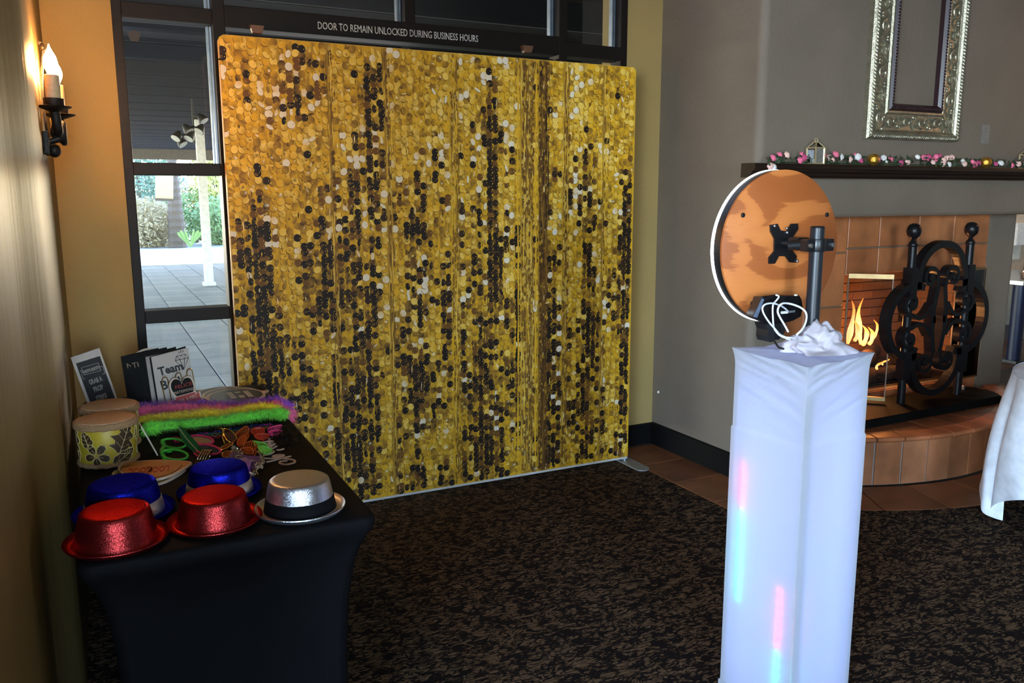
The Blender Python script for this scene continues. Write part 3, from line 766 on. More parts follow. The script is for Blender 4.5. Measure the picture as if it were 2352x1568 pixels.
def log(p0,p1,r,label,seed):
    g = random.Random(seed); pts = [Vector(p0)+(Vector(p1)-Vector(p0))*k/7+Vector((0,g.uniform(-.012,.012),g.uniform(-.01,.01))) for k in range(8)]
    o = B().tube(pts,[r*g.uniform(.85,1.12) for _ in range(8)],12).build('log', m_log, None, True, loc=p0); tag(o, label, 'log', 'charred logs in the firebox')
log((4.35,4.02,.40),(5.15,4.08,.41),.062,'charred log lying at the back of the firebox',1)
log((4.45,3.86,.395),(5.2,3.90,.40),.055,'charred log lying at the front of the firebox',2)
log((4.50,3.84,.50),(4.95,4.10,.52),.05,'charred log lying crosswise on top of the other logs',3)
gr = thing('fire_grate','black iron grate under the burning logs','grate',(4.8,3.95,.34))
for k in range(7): B().tube([(4.4+k*.13,3.8,.40),(4.4+k*.13,3.82,.335),(4.4+k*.13,4.1,.335),(4.4+k*.13,4.14,.42)],.008,6).build('bar', m_iron, gr)
B().tube([(4.36,3.83,.345),(5.22,3.83,.345)],.008,6).build('rail', m_iron, gr)
def flame_mat():
    m = P('flame',(.9,.4,.1),.6); N, L = nodes(m); b = N['Principled BSDF']
    tc = N.new('ShaderNodeTexCoord'); sp = N.new('ShaderNodeSeparateXYZ'); L.new(tc.outputs['Generated'], sp.inputs[0])
    c = ramp(N, L, sp.outputs[2], [(0,(1,.55,.20)),(.4,(1,.66,.34)),(.75,(1,.36,.08)),(1,(.9,.16,.02))])
    L.new(c, b.inputs['Emission Color']); b.inputs['Emission Strength'].default_value = 2.3; return m
m_flame = flame_mat()
fire = thing('fire','orange flames rising above the logs behind the glass door','fire',(4.55,3.92,.42))
def flame(px,py0,py1,Y,w,seed):
    a = ay(px,py0,Y); c = ay(px+4,py1,Y); g = random.Random(seed); prof = []; n=9; b = B(); ph = g.uniform(0,6)
    for k in range(n+1):
        t = k/n; r = w*.62*(math.sin(PI*min(1,.15+.85*t))**.8)*(1-t*.45)*(1+.3*math.sin(ph*3+t*9))+.0015
        prof.append((Vector((a.x+(c.x-a.x)*t+.022*math.sin(ph+t*7)*t, Y+.02*math.sin(ph+t*5), a.z+(c.z-a.z)*t)), r))
    b.tube([p for p,_ in prof],[r for _,r in prof],10); b.build('flame', m_flame, fire, True)
for i,q in enumerate(((1952,790,690,3.97,.030),(1964,782,735,3.93,.026),(1974,790,684,4.0,.034),(1984,792,748,3.96,.030),(1998,790,752,3.94,.028),(2008,778,735,4.02,.018),(2017,848,828,3.82,.014),(2030,838,824,3.86,.010))): flame(*q, 60+i)
lamp('POINT','firelight',(4.62,3.93,.68), 26, (1,.42,.12), .12)

# ------------------------------------------------------------------ wrought iron screen on the hearth
scr = thing('iron_screen','black wrought iron scroll screen with two ball-topped posts on the hearth','fireplace screen',(4.62,3.42,HZ))
bp_ = [(3.86,3.24),(5.16,3.27),(5.225,3.36),(5.225,3.52),(5.16,3.60),(3.86,3.57)]
bb = bmesh.new(); vs = [bb.verts.new((x,y,HZ)) for x,y in bp_]; f_ = bb.faces.new(vs); ex = bmesh.ops.extrude_face_region(bb, geom=[f_])
for v in ex['geom']:
    if isinstance(v, bmesh.types.BMVert): v.co.z += .052
bmesh.ops.recalc_face_normals(bb, faces=bb.faces[:]); bmesh.ops.bevel(bb, geom=bb.edges[:], offset=.005, segments=2, affect='EDGES')
b_ = B(); b_.frombm(bb); b_.build('base_plank', P('matt_black_wood',(.005,.005,.005),.6,spec=.04), scr)
SY = 3.43
q = ay(2218,722,3.55); 
for px in ((2100,2066),(2230,2195)):
    xt = ay(px[0],560,SY).x; xb = ay(px[1],920,SY).x; x = (xt+xb)/2
    B().tube([(x,SY,HZ+.052),(x,SY,1.305)],.0245,18).build('post', m_iron, scr, True)
    B().lathe([(.0245,1.30),(.030,1.312),(.024,1.325),(.017,1.332),(.012,1.345),(.020,1.352),(.036,1.368),(.043,1.392),(.040,1.412),(.028,1.432),(.010,1.440)],18,Matrix.Translation((x,SY,0))).build('finial', m_iron, scr, True)
    for z0,z1 in ((1.005,1.175),(.485,.66)):
        B().box(x-.031,x+.031,SY-.031,SY+.031,z0,z1,.004).build('collar', m_iron, scr)
SX = 4.672; SZ = .845
def rot2(p,k):
    x,z = p
    for _ in range(k): x,z = -z,x
    return x,z
def pl3(pts,k): 
    o = []
    for p in pts:
        x,z = rot2(p,k); o.append(Vector((SX+x*.97, SY, SZ+z)))
    return o
FL = (.024,.052,(0,1,0))
for k in range(4):
    # outer lobe
    arc = [(.222*math.cos(math.radians(a)), .245+.222*math.sin(math.radians(a))) for a in range(-22,203,9)]
    B().tube(pl3(arc,k),0,flat=(.042,.058,(0,1,0))).build('outer_ring', m_iron, scr)
    for sg in (-1,1):
        # spiral: rises from the centre, curls outwards and down into an eye
        sp = [(sg*.045,-.02),(sg*.05,.08),(sg*.035,.17),(sg*.045,.25)] if k % 2 == 0 else [(sg*.10,.075),(sg*.035,.13),(sg*.018,.19),(sg*.040,.25)]
        cx, cz = sg*.108, .262
        for a in range(170,-300,-20):
            r = .070*(1-(170-a)/560.0)
            sp.append((cx+sg*r*math.cos(math.radians(a)), cz+r*math.sin(math.radians(a))))
        B().tube(smoothpts([(x,z,0) for x,z in sp],3) and pl3([(v.x,v.y) for v in smoothpts([(x,z,0) for x,z in sp],3)],k),0,flat=FL).build('scroll', m_iron, scr)
        cc = pl3([(cx,cz)],k)[0]; B().tube([cc+Vector((0,-.03,0)),cc+Vector((0,.03,0))],.020,10).build('scroll_eye', m_iron, scr)
lens = [(.052*math.sin(PI*t/12)*(1 if t<=12 else 1), -.20+.40*t/12) for t in range(13)]
for sg in (-1,1):
    B().tube(pl3([(sg*(.03+.03*math.sin(PI*t/12)), -.21+.42*t/12) for t in range(13)],0),0,flat=(.036,.05,(0,1,0))).build('centre_bar', m_iron, scr)
B().lathe([(.010,0),(.010,.02),(.004,.03)],10,Matrix.Translation((5.10,3.50,HZ+.052))).build('screw_stud', m_alu, scr)

# ------------------------------------------------------------------ mantel and what stands on it
MY0 = 3.372
m_mant = P('dark_mahogany',(.012,.0055,.0035),.4,var=(14,.4),vstretch=(.3,3,3))
mx0 = ay(1735,382,MY0).x
mt = thing('mantel_shelf','long dark wood mantel shelf above the grey beam','shelf',(4.6,3.43,1.70))
sec = [(YB+.0,1.700),(3.425,1.700),(3.415,1.712),(3.400,1.722),(3.392,1.735),(3.378,1.740),(3.372,1.748),(3.372,1.762),(3.378,1.772),(YB+.0,1.774)]
B().prism([(mx0,y,z) for y,z in sec],(3.5,0,0)).build('board', m_mant, mt)
MZ = 1.774
gar = thing('flower_garland','pink and white artificial flower garland with dark leaves along the mantel','garland',(4.3,3.42,MZ))
m_fl_ = {'p':P('pink_petal',(.85,.17,.28),.6), 'w':P('pale_pink_petal',(.85,.52,.44),.6), 'm':P('magenta_petal',(.55,.07,.18),.6), 'c':P('white_petal',(.78,.74,.68),.6)}
m_leafd = P('dark_garland_leaf',(.030,.055,.022),.5)
fm = {}
for key,mm in m_fl_.items():
    b = B(); g = random.Random(ord(key))
    for k in range(6):
        a = 2*PI*k/6; Mx = Matrix.Rotation(a,3,'Z') @ Matrix.Rotation(.7,3,'Y')
        b.ball((.013*math.cos(a),.013*math.sin(a),.003), (.013,.012,.005), 6, 4, Mx.to_4x4())
    b.ball((0,0,.006),(.011,.011,.010),6,4)
    me = b.mesh('flower'); me.polygons.foreach_set('use_smooth',[True]*len(me.polygons)); me.materials.append(mm); fm[key] = me
fls = [(1776,362,'p'),(1791,354,'p'),(1808,355,'w'),(1838,368,'p'),(1842,354,'p'),(1848,362,'m'),(1893,357,'p'),(1905,362,'w'),(1911,366,'w'),(1920,354,'p'),(1933,361,'c'),(1953,366,'w'),(1966,356,'p'),(1971,360,'c'),(1976,368,'m'),(2018,366,'m'),(2035,371,'c'),(2030,362,'c'),(2046,365,'p'),(2070,374,'m'),(2085,371,'w'),(2108,360,'c'),(2122,361,'p'),(2130,366,'m'),(2134,360,'m'),(2146,366,'p'),(2151,359,'p'),(2143,372,'w'),(2158,357,'m'),(2168,368,'w'),(2176,362,'w'),(2166,376,'w'),(2186,361,'w'),(2180,378,'c'),(2212,370,'c'),(2216,376,'w'),(2234,371,'p'),(2240,378,'p'),(2248,374,'m'),(2287,376,'m'),(2299,374,'c'),(2325,380,'p'),(2340,376,'w')]
g = random.Random(3); lv = B()
for px,py,kd in fls:
    p = ay(px,py,3.425+g.uniform(-.012,.012)); p.z = max(p.z, MZ+.012)
    o = piece('flower', fm[kd], gar, p-WL['flower_garland'], (PI/2*.75+g.uniform(-.6,.5), g.uniform(-.4,.4), g.uniform(-.6,.6))); s_ = g.uniform(.72,1.0); o.scale = (s_,s_,s_)
for k in range(420):
    px = g.choice(fls)[0]+g.gauss(0,10); py = 366+ (px-1776)*.018+g.uniform(-11,9); p = ay(px,py,3.43+g.uniform(-.02,.02)); p.z = max(p.z,MZ+.008)
    d = Vector((g.gauss(0,1),g.gauss(0,.4),g.gauss(0,.7))).normalized(); e = d.orthogonal().normalized(); e = (e+d.cross(e)*g.uniform(-1,1)).normalized(); s_ = g.uniform(.010,.020)
    lv.add([p-d*s_,p-d*s_*.2+e*s_*.55,p+d*s_,p-d*s_*.2-e*s_*.55],[(0,1,2,3)])
st_ = [ay(px,372+(px-1776)*.018,3.43) for px in range(1772,2352,14)]
for v in st_: v.z = max(v.z,MZ+.006)
lv.tube(st_,.003,5)
o = lv.build('leaves', m_leafd, gar, fix=False); o['kind'] = 'stuff'
# trailing end over the shelf edge
p = ay(1770,382,3.366)
piece('flower', fm['w'], gar, p-WL['flower_garland'], (1.4,0,0)); piece('flower', fm['c'], gar, p+Vector((.02,-.002,-.006))-WL['flower_garland'], (1.4,.3,0))
B().tube(smoothpts([ay(1768,362,3.40),ay(1766,372,3.366),ay(1769,384,3.362)],4),.006,6).build('trailing_stem', m_leafd, gar)
# gold globes
m_gold = P('crackled_gold_glass',(.85,.45,.07),.20,.9,bump=(220,.35))
def globe(px,py,label):
    p = ay(px,py,3.425); r = .0345; p.z = MZ+r*.93
    t = thing('gold_globe',label,'candle holder',(p.x,p.y,MZ),'gold globe candle holders on the mantel')
    B().lathe([(r*math.sin(a),p.z-MZ-r*math.cos(a)) for a in [.38+k*(2.35)/13 for k in range(14)]]+[(r*.36,p.z-MZ+r*.80),(r*.33,p.z-MZ-.4*r)],22,Matrix.Translation((p.x,p.y,MZ)),caps=False).build('bowl', m_gold, t, True)
    B().lathe([(r*.38,0),(r*.38,.004)],16,Matrix.Translation((p.x,p.y,MZ))).build('foot', m_gold, t)
    B().lathe([(.011,.01),(.011,.03)],12,Matrix.Translation((p.x,p.y,MZ))).build('tealight', P('warm_wax',(.9,.75,.5),.5,emit=((1,.6,.2),1.2)), t)
globe(2006,363,'gold crackled globe candle holder below the silver picture frame')
globe(2264,374,'gold crackled globe candle holder on the mantel near the wall outlet')
m_lan = P('gold_lantern_metal',(.85,.70,.40),.38,.75)
m_wax = P('white_wax',(.8,.76,.68),.5)
m_lg = glass('lantern_glass',(.97,.97,.95),.3)
def lantern(px0,px1,label,Y=3.425):
    x0 = ay(px0,370,Y).x; x1 = ay(px1,370,Y).x; w = .033; cx = (x0+x1)/2; z0 = MZ
    t = thing('candle_lantern',label,'lantern',(cx,Y,z0),'gold lanterns on the mantel'); h = .087; r = .0034; D = .033
    Q = lambda sx,sy,z: Vector((cx+sx*w,Y+sy*D,z0+z))
    for sx in (-1,1):
        for sy in (-1,1): B().box(cx+sx*w-r,cx+sx*w+r,Y+sy*D-r,Y+sy*D+r,z0,z0+h).build('corner_post', m_lan, t)
    for z in (r,h):
        B().tube([Q(-1,-1,z),Q(1,-1,z),Q(1,1,z),Q(-1,1,z)],r*1.1,6,True).build('frame_ring', m_lan, t)
    B().box(cx-w,cx+w,Y-D,Y+D,z0,z0+.003).build('floor_plate', m_lan, t)
    for sx in (-1,1):
        for sy in (-1,1): B().tube([Q(sx,sy,h),Q(sx*.30,sy*.30,h+.030)],r*.9,6).build('roof_rib', m_lan, t)
    B().add([Q(-1,-1,h),Q(1,-1,h),Q(.3,-.3,h+.030),Q(-.3,-.3,h+.030),Q(-1,1,h),Q(1,1,h),Q(.3,.3,h+.030),Q(-.3,.3,h+.030)],[(0,1,2,3),(1,5,6,2),(5,4,7,6),(4,0,3,7)]).build('roof_glass', m_lg, t)
    for a,b_2 in (((-1,-1),(1,-1)),((1,-1),(1,1)),((1,1),(-1,1)),((-1,1),(-1,-1))):
        B().add([Q(a[0]*.97,a[1]*.97,.004),Q(b_2[0]*.97,b_2[1]*.97,.004),Q(b_2[0]*.97,b_2[1]*.97,h),Q(a[0]*.97,a[1]*.97,h)],[(0,1,2,3)]).build('pane', m_lg, t)
    B().box(cx-.3*w,cx+.3*w,Y-.3*D,Y+.3*D,z0+h+.028,z0+h+.035).build('cap', m_lan, t)
    B().tube([Vector((cx+.010*math.cos(a),Y,z0+h+.043+.009*math.sin(a))) for a in [2*PI*k/14 for k in range(14)]],.0026,6,True).build('ring_handle', m_lan, t)
    B().lathe([(.020,0),(.020,.026),(.017,.028)],18,Matrix.Translation((cx,Y,z0+.003)),).build('candle', m_wax, t, True)
lantern(1855,1889,'gold framed glass lantern with a white candle standing on the mantel')
lantern(2343,2376,'gold lantern cut off by the frame edge at the end of the mantel')
# outlet plate
p = ay(2262,308,YB); t = thing('outlet_plate','painted-over electrical outlet plate on the grey wall','outlet',(p.x,YB,p.z))
m_op = P('painted_plate',(.19,.175,.155),.5); B().box(p.x-.036,p.x+.036,YB-.006,YB-.0005,p.z-.058,p.z+.058,.002).build('plate', m_op, t)
for dz in (-.022,.022): B().lathe([(.016,0),(.016,.002),(.013,.003)],16,Matrix.Translation((p.x,YB-.006,p.z+dz)) @ Matrix.Rotation(PI/2,4,'X')).build('socket', m_op, t)
# small wall nail/patch
p = ax(1513,900,XS); tag(B().ball((p.x-.004,p.y,p.z),(.006,.010,.010),8,5).build('wall_hook', m_white, None, True, loc=(p.x,p.y,p.z)), 'tiny white adhesive hook low on the grey wall', 'hook')

# ------------------------------------------------------------------ picture frame
m_sil = P('antique_silver',(.43,.40,.29),.36,.85,var=(30,.2),bump=(120,.3))
FX0, FX1, FZ0, FZ1 = 3.972, 4.757, 1.925, 3.03
pf = thing('picture_frame','ornate silver picture frame with a dark inner rope moulding hung empty on the wall','picture frame',(4.37,YB-.02,2.45))
def frame_part(name,off,prof,mat):
    # prof: list of (inset, y) swept round the rectangle with mitres
    b = B(); cs = [(FX0+off,FZ0+off,1,1),(FX1-off,FZ0+off,-1,1),(FX1-off,FZ1-off,-1,-1),(FX0+off,FZ1-off,1,-1)]; q = len(prof)
    for x,z,sx,sz in cs:
        for i_,y_ in prof: b.v.append(Vector((x+sx*i_, YB-y_, z+sz*i_)))
    for i in range(4):
        j = (i+1) % 4
        for k in range(q-1): b.f.append((i*q+k,j*q+k,j*q+k+1,i*q+k+1))
        b.f.append((i*q+q-1,j*q+q-1,j*q,i*q))
    return b.build(name, mat, pf)
frame_part('outer_moulding',0,[(0,.001),(0,.030),(.008,.042),(.022,.050),(.036,.044),(.044,.034),(.046,.001)],m_sil)
frame_part('relief_band',.046,[(0,.001),(0,.034),(.010,.028),(.050,.026),(.094,.030),(.104,.038),(.114,.038),(.118,.030),(.118,.001)],m_sil)
m_dkf = P('dark_inner_wood',(.030,.012,.014),.35)
frame_part('inner_moulding',.164,[(0,.001),(0,.034),(.012,.046),(.026,.046),(.038,.030),(.040,.001)],m_dkf)
rp = B()
for (xa,za,xb,zb) in ((FX0+.022,FZ0+.022,FX1-.022,FZ0+.022),(FX1-.022,FZ0+.022,FX1-.022,FZ1-.022),(FX0+.022,FZ0+.022,FX0+.022,FZ1-.022)):
    L_ = math.hypot(xb-xa,zb-za); n_ = int(L_/.019)
    for k in range(n_+1):
        t = k/n_; ang = math.atan2(zb-za,xb-xa); Mx = Matrix.Rotation(-(ang+.75),4,'Y')
        rp.ball((xa+(xb-xa)*t,YB-.045,za+(zb-za)*t),(.019,.012,.0075),6,4,Mx)
rp.build('rope_edge', m_sil, pf, True)
rp = B()
for (xa,za,xb,zb) in ((FX0+.183,FZ0+.183,FX1-.183,FZ0+.183),(FX1-.183,FZ0+.183,FX1-.183,FZ1-.183),(FX0+.183,FZ0+.183,FX0+.183,FZ1-.183)):
    L_ = math.hypot(xb-xa,zb-za); n_ = int(L_/.017)
    for k in range(n_+1):
        t = k/n_; ang = math.atan2(zb-za,xb-xa); Mx = Matrix.Rotation(-(ang+.75),4,'Y')
        rp.ball((xa+(xb-xa)*t,YB-.044,za+(zb-za)*t),(.013,.008,.0055),6,4,Mx)
rp.build('inner_rope', m_dkf, pf, True)
sc_ = B()
def vine(o,d,nrm,L_):
    n_ = max(1,round(L_/.125)); s_ = L_/n_
    for k in range(n_):
        sg = 1 if k % 2 else -1; c = Vector(o)+Vector(d)*(s_*(k+.5)); d_ = Vector(d); e_ = Vector(nrm)
        pts = []
        for a in range(0,470,28):
            r = .034*(1-a/620); aa = math.radians(a)*sg
            pts.append(c+d_*(r*math.cos(aa)*1.15)+e_*(r*math.sin(aa))+Vector((0,-.003,0)))
        sc_.tube(pts,[.0065*(1-.5*i/len(pts)) for i in range(len(pts))],6)
        st2 = [c-d_*s_*.5+e_*(.036*sg),c-d_*s_*.25+e_*(.012*sg),c+d_*.034,c+d_*s_*.5-e_*(.036*sg)]
        sc_.tube(smoothpts(st2,5),.0055,6)
        for lf in (-1,1):
            p_ = c+d_*(s_*.42*lf)+e_*(.026*sg*lf); sc_.ball(p_,(.014,.007,.009),6,4,Matrix.Rotation(.8*lf,4,'Y'))
yv = YB-.030
vine((FX0+.10,yv,FZ0+.05),(0,0,1),(1,0,0),FZ1-FZ0-.1); vine((FX1-.10,yv,FZ0+.05),(0,0,1),(-1,0,0),FZ1-FZ0-.1); vine((FX0+.13,yv,FZ0+.10),(1,0,0),(0,0,1),FX1-FX0-.26)
sc_.build('scroll_relief', m_sil, pf, True)

# ------------------------------------------------------------------ wall sconce
SCY1, SCY2 = 3.42, 3.66; WX = -.135
c1 = ay(125,249,SCY1); c2 = ay(136,267,SCY2)
sn = thing('wall_sconce','dark iron wall sconce with two glowing candle bulbs on the left wall','wall lamp',(WX,3.5,1.9))
tp = ay(96,108,3.62); tp.x = WX+.022
stp = smoothpts([(WX+.012,3.55,tp.z+.005),(WX+.028,3.55,tp.z-.01),(WX+.022,3.55,tp.z-.05),(WX+.012,3.54,2.02),(WX+.010,3.52,1.92),(WX+.016,3.48,1.80)],5)
B().tube(stp,0,flat=(.008,.034,(0,1,0))).build('strap', m_rust, sn)
for dy in (-.02,.02): B().ball((WX+.024,3.55+dy*.8,tp.z-.012-.012*(dy>0)),(.009,.009,.013),10,6).build('top_curl', m_rust, sn, True)
B().box(WX+.001,WX+.020,3.42,3.60,1.755,1.835,.006).build('wall_plate', m_rust, sn)
B().tube(smoothpts([(WX+.01,3.5,1.80),(WX+.05,3.5,1.815),(c1.x-.01,3.5,1.83),(c1.x,3.5,1.87)],5),.013,10).build('arm', m_rust, sn, True)
B().tube(smoothpts([(c1.x,SCY1,c1.z-.01),(c1.x+.005,SCY1+.02,c1.z-.075),(c1.x,3.5,1.835),(c2.x,SCY2-.06,c2.z-.085),(c2.x,SCY2,c2.z-.01)],6),.016,10).build('cross_arm', m_rust, sn, True)
rc = ay(150,306,3.56); B().tube([(rc.x-.006,rc.y+.034*math.cos(a),rc.z+.034*math.sin(a)) for a in [2*PI*k/20 for k in range(20)]],.012,8,True).build('scroll_ring', m_rust, sn, True)
kb = ay(125,346,3.47); B().ball(kb,(.022,.022,.024),14,8).build('knob', m_rust, sn, True); B().tube([(WX+.01,kb.y,kb.z+.012),(kb.x,kb.y,kb.z+.004)],.012,8).build('knob_stem', m_rust, sn)
m_slv = P('candle_sleeve',(.72,.52,.30),.55,var=(60,.12))
m_bulb = emitm('bulb_glow',(1,.47,.15),430)
for c in (c1,c2):
    T = Matrix.Translation(c)
    B().lathe([(.012,-.012),(.03,-.006),(.054,.004),(.056,.007),(.052,.008),(.02,.002)],26,T).build('drip_dish', m_rust, sn, True)
    B().lathe([(.026,.004),(.033,.010),(.033,.034),(.028,.034),(.028,.006)],20,T).build('candle_cup', m_rust, sn, True)
    B().lathe([(.024,.008),(.024,.112),(.016,.115)],18,T).build('candle_sleeve', m_slv, sn, True)
    B().lathe([(.010,.114),(.013,.122),(.022,.142),(.0235,.155),(.019,.175),(.010,.192),(.004,.205),(.0012,.216)],16,T).build('bulb', m_bulb, sn, True)

# ------------------------------------------------------------------ prop table with fitted black cover
TZ = .75; TX0, TX1, TY0, TY1 = -.098, .632, 2.085, 3.915
tb = thing('prop_table','long table under a fitted black stretch cover beside the mustard wall','table',((TX0+TX1)/2,(TY0+TY1)/2,0))
def rrect(x0,x1,y0,y1,r,n=8,m=14):
    out = []
    for cx,cy,a0,ex,ey in ((x1-r,y0+r,-90,0,1),(x1-r,y1-r,0,-1,0),(x0+r,y1-r,90,0,-1),(x0+r,y0+r,180,1,0)):
        for k in range(n+1):
            a = math.radians(a0+90*k/n); out.append((cx+r*math.cos(a),cy+r*math.sin(a),0))
        Ls = (y1-y0-2*r) if ex == 0 else (x1-x0-2*r); lx, ly = out[-1][0], out[-1][1]
        for k in range(1,m): out.append((lx+ex*Ls*k/m, ly+ey*Ls*k/m, math.sin(PI*k/m)))
    return out
levels = [(TZ,.016,0),(TZ-.002,.008,0),(TZ-.007,.002,0),(TZ-.016,0,0),(TZ-.03,.001,0),(TZ-.045,.006,.0),(TZ-.06,.016,.15),(TZ-.10,.034,.5),(TZ-.16,.050,.8),(TZ-.26,.064,1),(TZ-.40,.072,1),(TZ-.55,.074,.8),(.08,.072,.4),(.0,.07,.2)]
b = B(); q = None
for z,ins,conc in levels:
    ring = rrect(TX0+ins,TX1-ins,TY0+ins,TY1-ins,.035)
    cx,cy = (TX0+TX1)/2,(TY0+TY1)/2
    for x,y,s_ in ring:
        k = conc*s_*.055
        dx = -1 if x > TX1-ins-.001 else (1 if x < TX0+ins+.001 else 0); dy = -1 if y > TY1-ins-.001 else (1 if y < TY0+ins+.001 else 0)
        b.v.append(Vector((x+dx*k,y+dy*k,z)))
    q = len(ring)
for i in range(len(levels)-1):
    for k in range(q): b.f.append((i*q+k,i*q+(k+1)%q,(i+1)*q+(k+1)%q,(i+1)*q+k))
b.f.append(tuple(range(q)))
b.build('stretch_cover', m_cloth, tb, True)

# ------------------------------------------------------------------ party hats
m_red = glitter('red_glitter',(.33,.030,.030)); m_blue = glitter('blue_glitter',(.012,.016,.42)); m_silg = glitter('silver_glitter',(.55,.55,.58))
m_blackband = P('black_satin_band',(.004,.004,.005),.7,spec=.1)
def hat(px,py,mat,band,label,rot=0,s=1.0,hs=1.0):
    p = az(px,py,TZ+.004); t = thing('party_hat',label,'hat',(p.x,p.y,TZ),'glitter party hats'); T = Matrix.Translation((p.x,p.y,TZ)) @ Matrix.Rotation(rot,4,'Z') @ Matrix.Scale(s,4) @ Matrix.Scale(1.03,4,(0,1,0)) @ Matrix.Scale(hs,4,(0,0,1))
    prof = [(.098,.001),(.112,.001),(.120,.006),(.1245,.013),(.1235,.0155),(.119,.011),(.112,.0058),(.101,.0056),(.0978,.009),(.0955,.020),(.0895,.050),(.0845,.073),(.0815,.0815),(.0765,.0850),(.066,.0862),(.001,.0862)]
    B().lathe(prof,56,T).build('hat_body', mat, t, True)
    if band:
        B().lathe([(.0990,.0060),(.0992,.010),(.0928,.040),(.0912,.041)],56,T,caps=False).build('hat_band', band, t, True)
    return t
hat(286,1178,m_blue,m_silg,'blue glitter hat with silver band, behind the red hat at the table corner',0,1.04,1.04)
hat(505,1128,m_blue,m_silg,'blue glitter hat with silver band, between the mask and a red hat',.3,.95,1.02)
hat(269,1241,m_red,None,'plain red glitter hat at the left front corner of the table',.1,.99,1.04)
hat(494,1195,m_red,None,'plain red glitter hat just left of the silver hat',-.2,.98,.94)
hat(690,1168,m_silg,m_blackband,'silver glitter hat with a wide black band',.2,.98,1.10)

# ------------------------------------------------------------------ drums
m_yel = P('drum_yellow',(.50,.36,.02),.45); m_skin = P('drum_skin',(.56,.35,.19),.7,var=(9,.12)); m_rope = P('jute_rope',(.45,.27,.13),.9,bump=(180,.8)); m_brn = P('drum_brown_print',(.055,.030,.010),.5); m_crm = P('drum_cream_line',(.62,.50,.22),.5)
DR = .088; DH = .150
dc = az(251,1059,TZ)
def drum(c,label):
    t = thing('tiki_drum',label,'drum',(c.x,c.y,TZ),'small yellow drums'); T = Matrix.Translation((c.x,c.y,TZ))
    B().lathe([(DR*.94,.004),(DR*.97,.02),(DR*.985,.07),(DR,.138),(DR*.98,.142)],48,T).build('shell', m_yel, t, True)
    B().lathe([(DR*.99,.132),(DR*1.005,.140),(DR*.985,.148),(DR*.9,DH),(.001,DH+.001)],48,T).build('drum_head', m_skin, t, True)
    for z,rr_,r in ((.131,1.03,.0075),(.139,1.02,.007),(.009,.985,.0075)):
        pts = [Vector((c.x+DR*rr_*math.cos(2*PI*k/64),c.y+DR*rr_*math.sin(2*PI*k/64),TZ+z+.0012*math.sin(k*1.7))) for k in range(64)]
        B().tube(pts,r,8,True).build('rope_rim', m_rope, t, True)
    def W_(x,z,o=.0012):
        a = x/DR; r = DR*(.955+.045*min(1,z/.12))+o; return Vector((c.x+r*math.sin(a),c.y-r*math.cos(a),TZ+z))
    fill = B(); line = B()
    def shape(cx,cz,poly):
        pts = [(x,max(.014,min(.124,z))) for x,z in poly]; n_ = len(pts); o = len(fill.v)
        m_ = 3
        fill.v.append(W_(cx,max(.014,min(.124,cz))))
        for j in range(1,m_+1):
            for x,z in pts: fill.v.append(W_(cx+(x-cx)*j/m_,cz+(z-cz)*j/m_))
        for k in range(n_): fill.f.append((o,o+1+k,o+1+(k+1)%n_))
        for j in range(m_-1):
            for k in range(n_): fill.f.append((o+1+j*n_+k,o+1+j*n_+(k+1)%n_,o+1+(j+1)*n_+(k+1)%n_,o+1+(j+1)*n_+k))
        line.tube([W_(x,z,.0016) for x,z in pts],.0011,5,True)
    def flower(cx,cz,r,a0=0):
        for k in range(5):
            a = a0+2*PI*k/5; p = []
            for s_ in range(13):
                t_ = s_/12*2-1; rad = r*(1-.55*abs(t_)**2.2)*(1+.06*math.sin(s_*2.4)); aa = a+t_*.56
                p.append((cx+rad*math.cos(aa),cz+rad*math.sin(aa)))
            p = [(cx+.004*math.cos(a),cz+.004*math.sin(a))]+p; shape(cx+r*.5*math.cos(a),cz+r*.5*math.sin(a),p)
            line.tube([W_(cx+u_*r*math.cos(a),cz+u_*r*math.sin(a),.0018) for u_ in (.1,.3,.55)],.0007,4)
    def leaf(cx,cz,L_,w,a,teeth=0):
        p = []
        for s_ in range(28):
            t_ = s_/28*2*PI; l = L_*math.cos(t_)*.5; q_ = w*math.sin(t_)*(1-.25*math.cos(t_))*(1+teeth*math.sin(t_*9)); p.append((cx+l*math.cos(a)-q_*math.sin(a),cz+l*math.sin(a)+q_*math.cos(a)))
        shape(cx,cz,p)
        line.tube([W_(cx+L_*u_*math.cos(a),cz+L_*u_*math.sin(a),.0018) for u_ in (-.5,-.2,.1,.4)],.0009,4)
        for u_ in (-.3,-.05,.2):
            for sg in (-1,1): line.tube([W_(cx+L_*u_*math.cos(a),cz+L_*u_*math.sin(a),.0018),W_(cx+L_*(u_+.17)*math.cos(a)-sg*w*.7*math.sin(a),cz+L_*(u_+.17)*math.sin(a)+sg*w*.7*math.cos(a),.0018)],.0006,4)
    for o_ in (0,DR*2.15,-DR*2.15):
        flower(-.036+o_,.045,.042,.9); leaf(.052+o_,.088,.095,.034,1.15,.4); leaf(.050+o_,.030,.085,.021,.45,.12); leaf(-.066+o_,.095,.055,.020,1.9,.1)
    fill.build('printed_pattern', m_brn, t, fix=False); line.build('pattern_outline', m_crm, t)
    return t
drum(dc,'yellow drum with dark hibiscus print, the front one of the two')
dc2 = az(250,926,TZ+DH); drum(Vector((dc2.x,dc.y+2*DR*1.03+.012,0)),'yellow drum mostly hidden behind the front hibiscus drum')
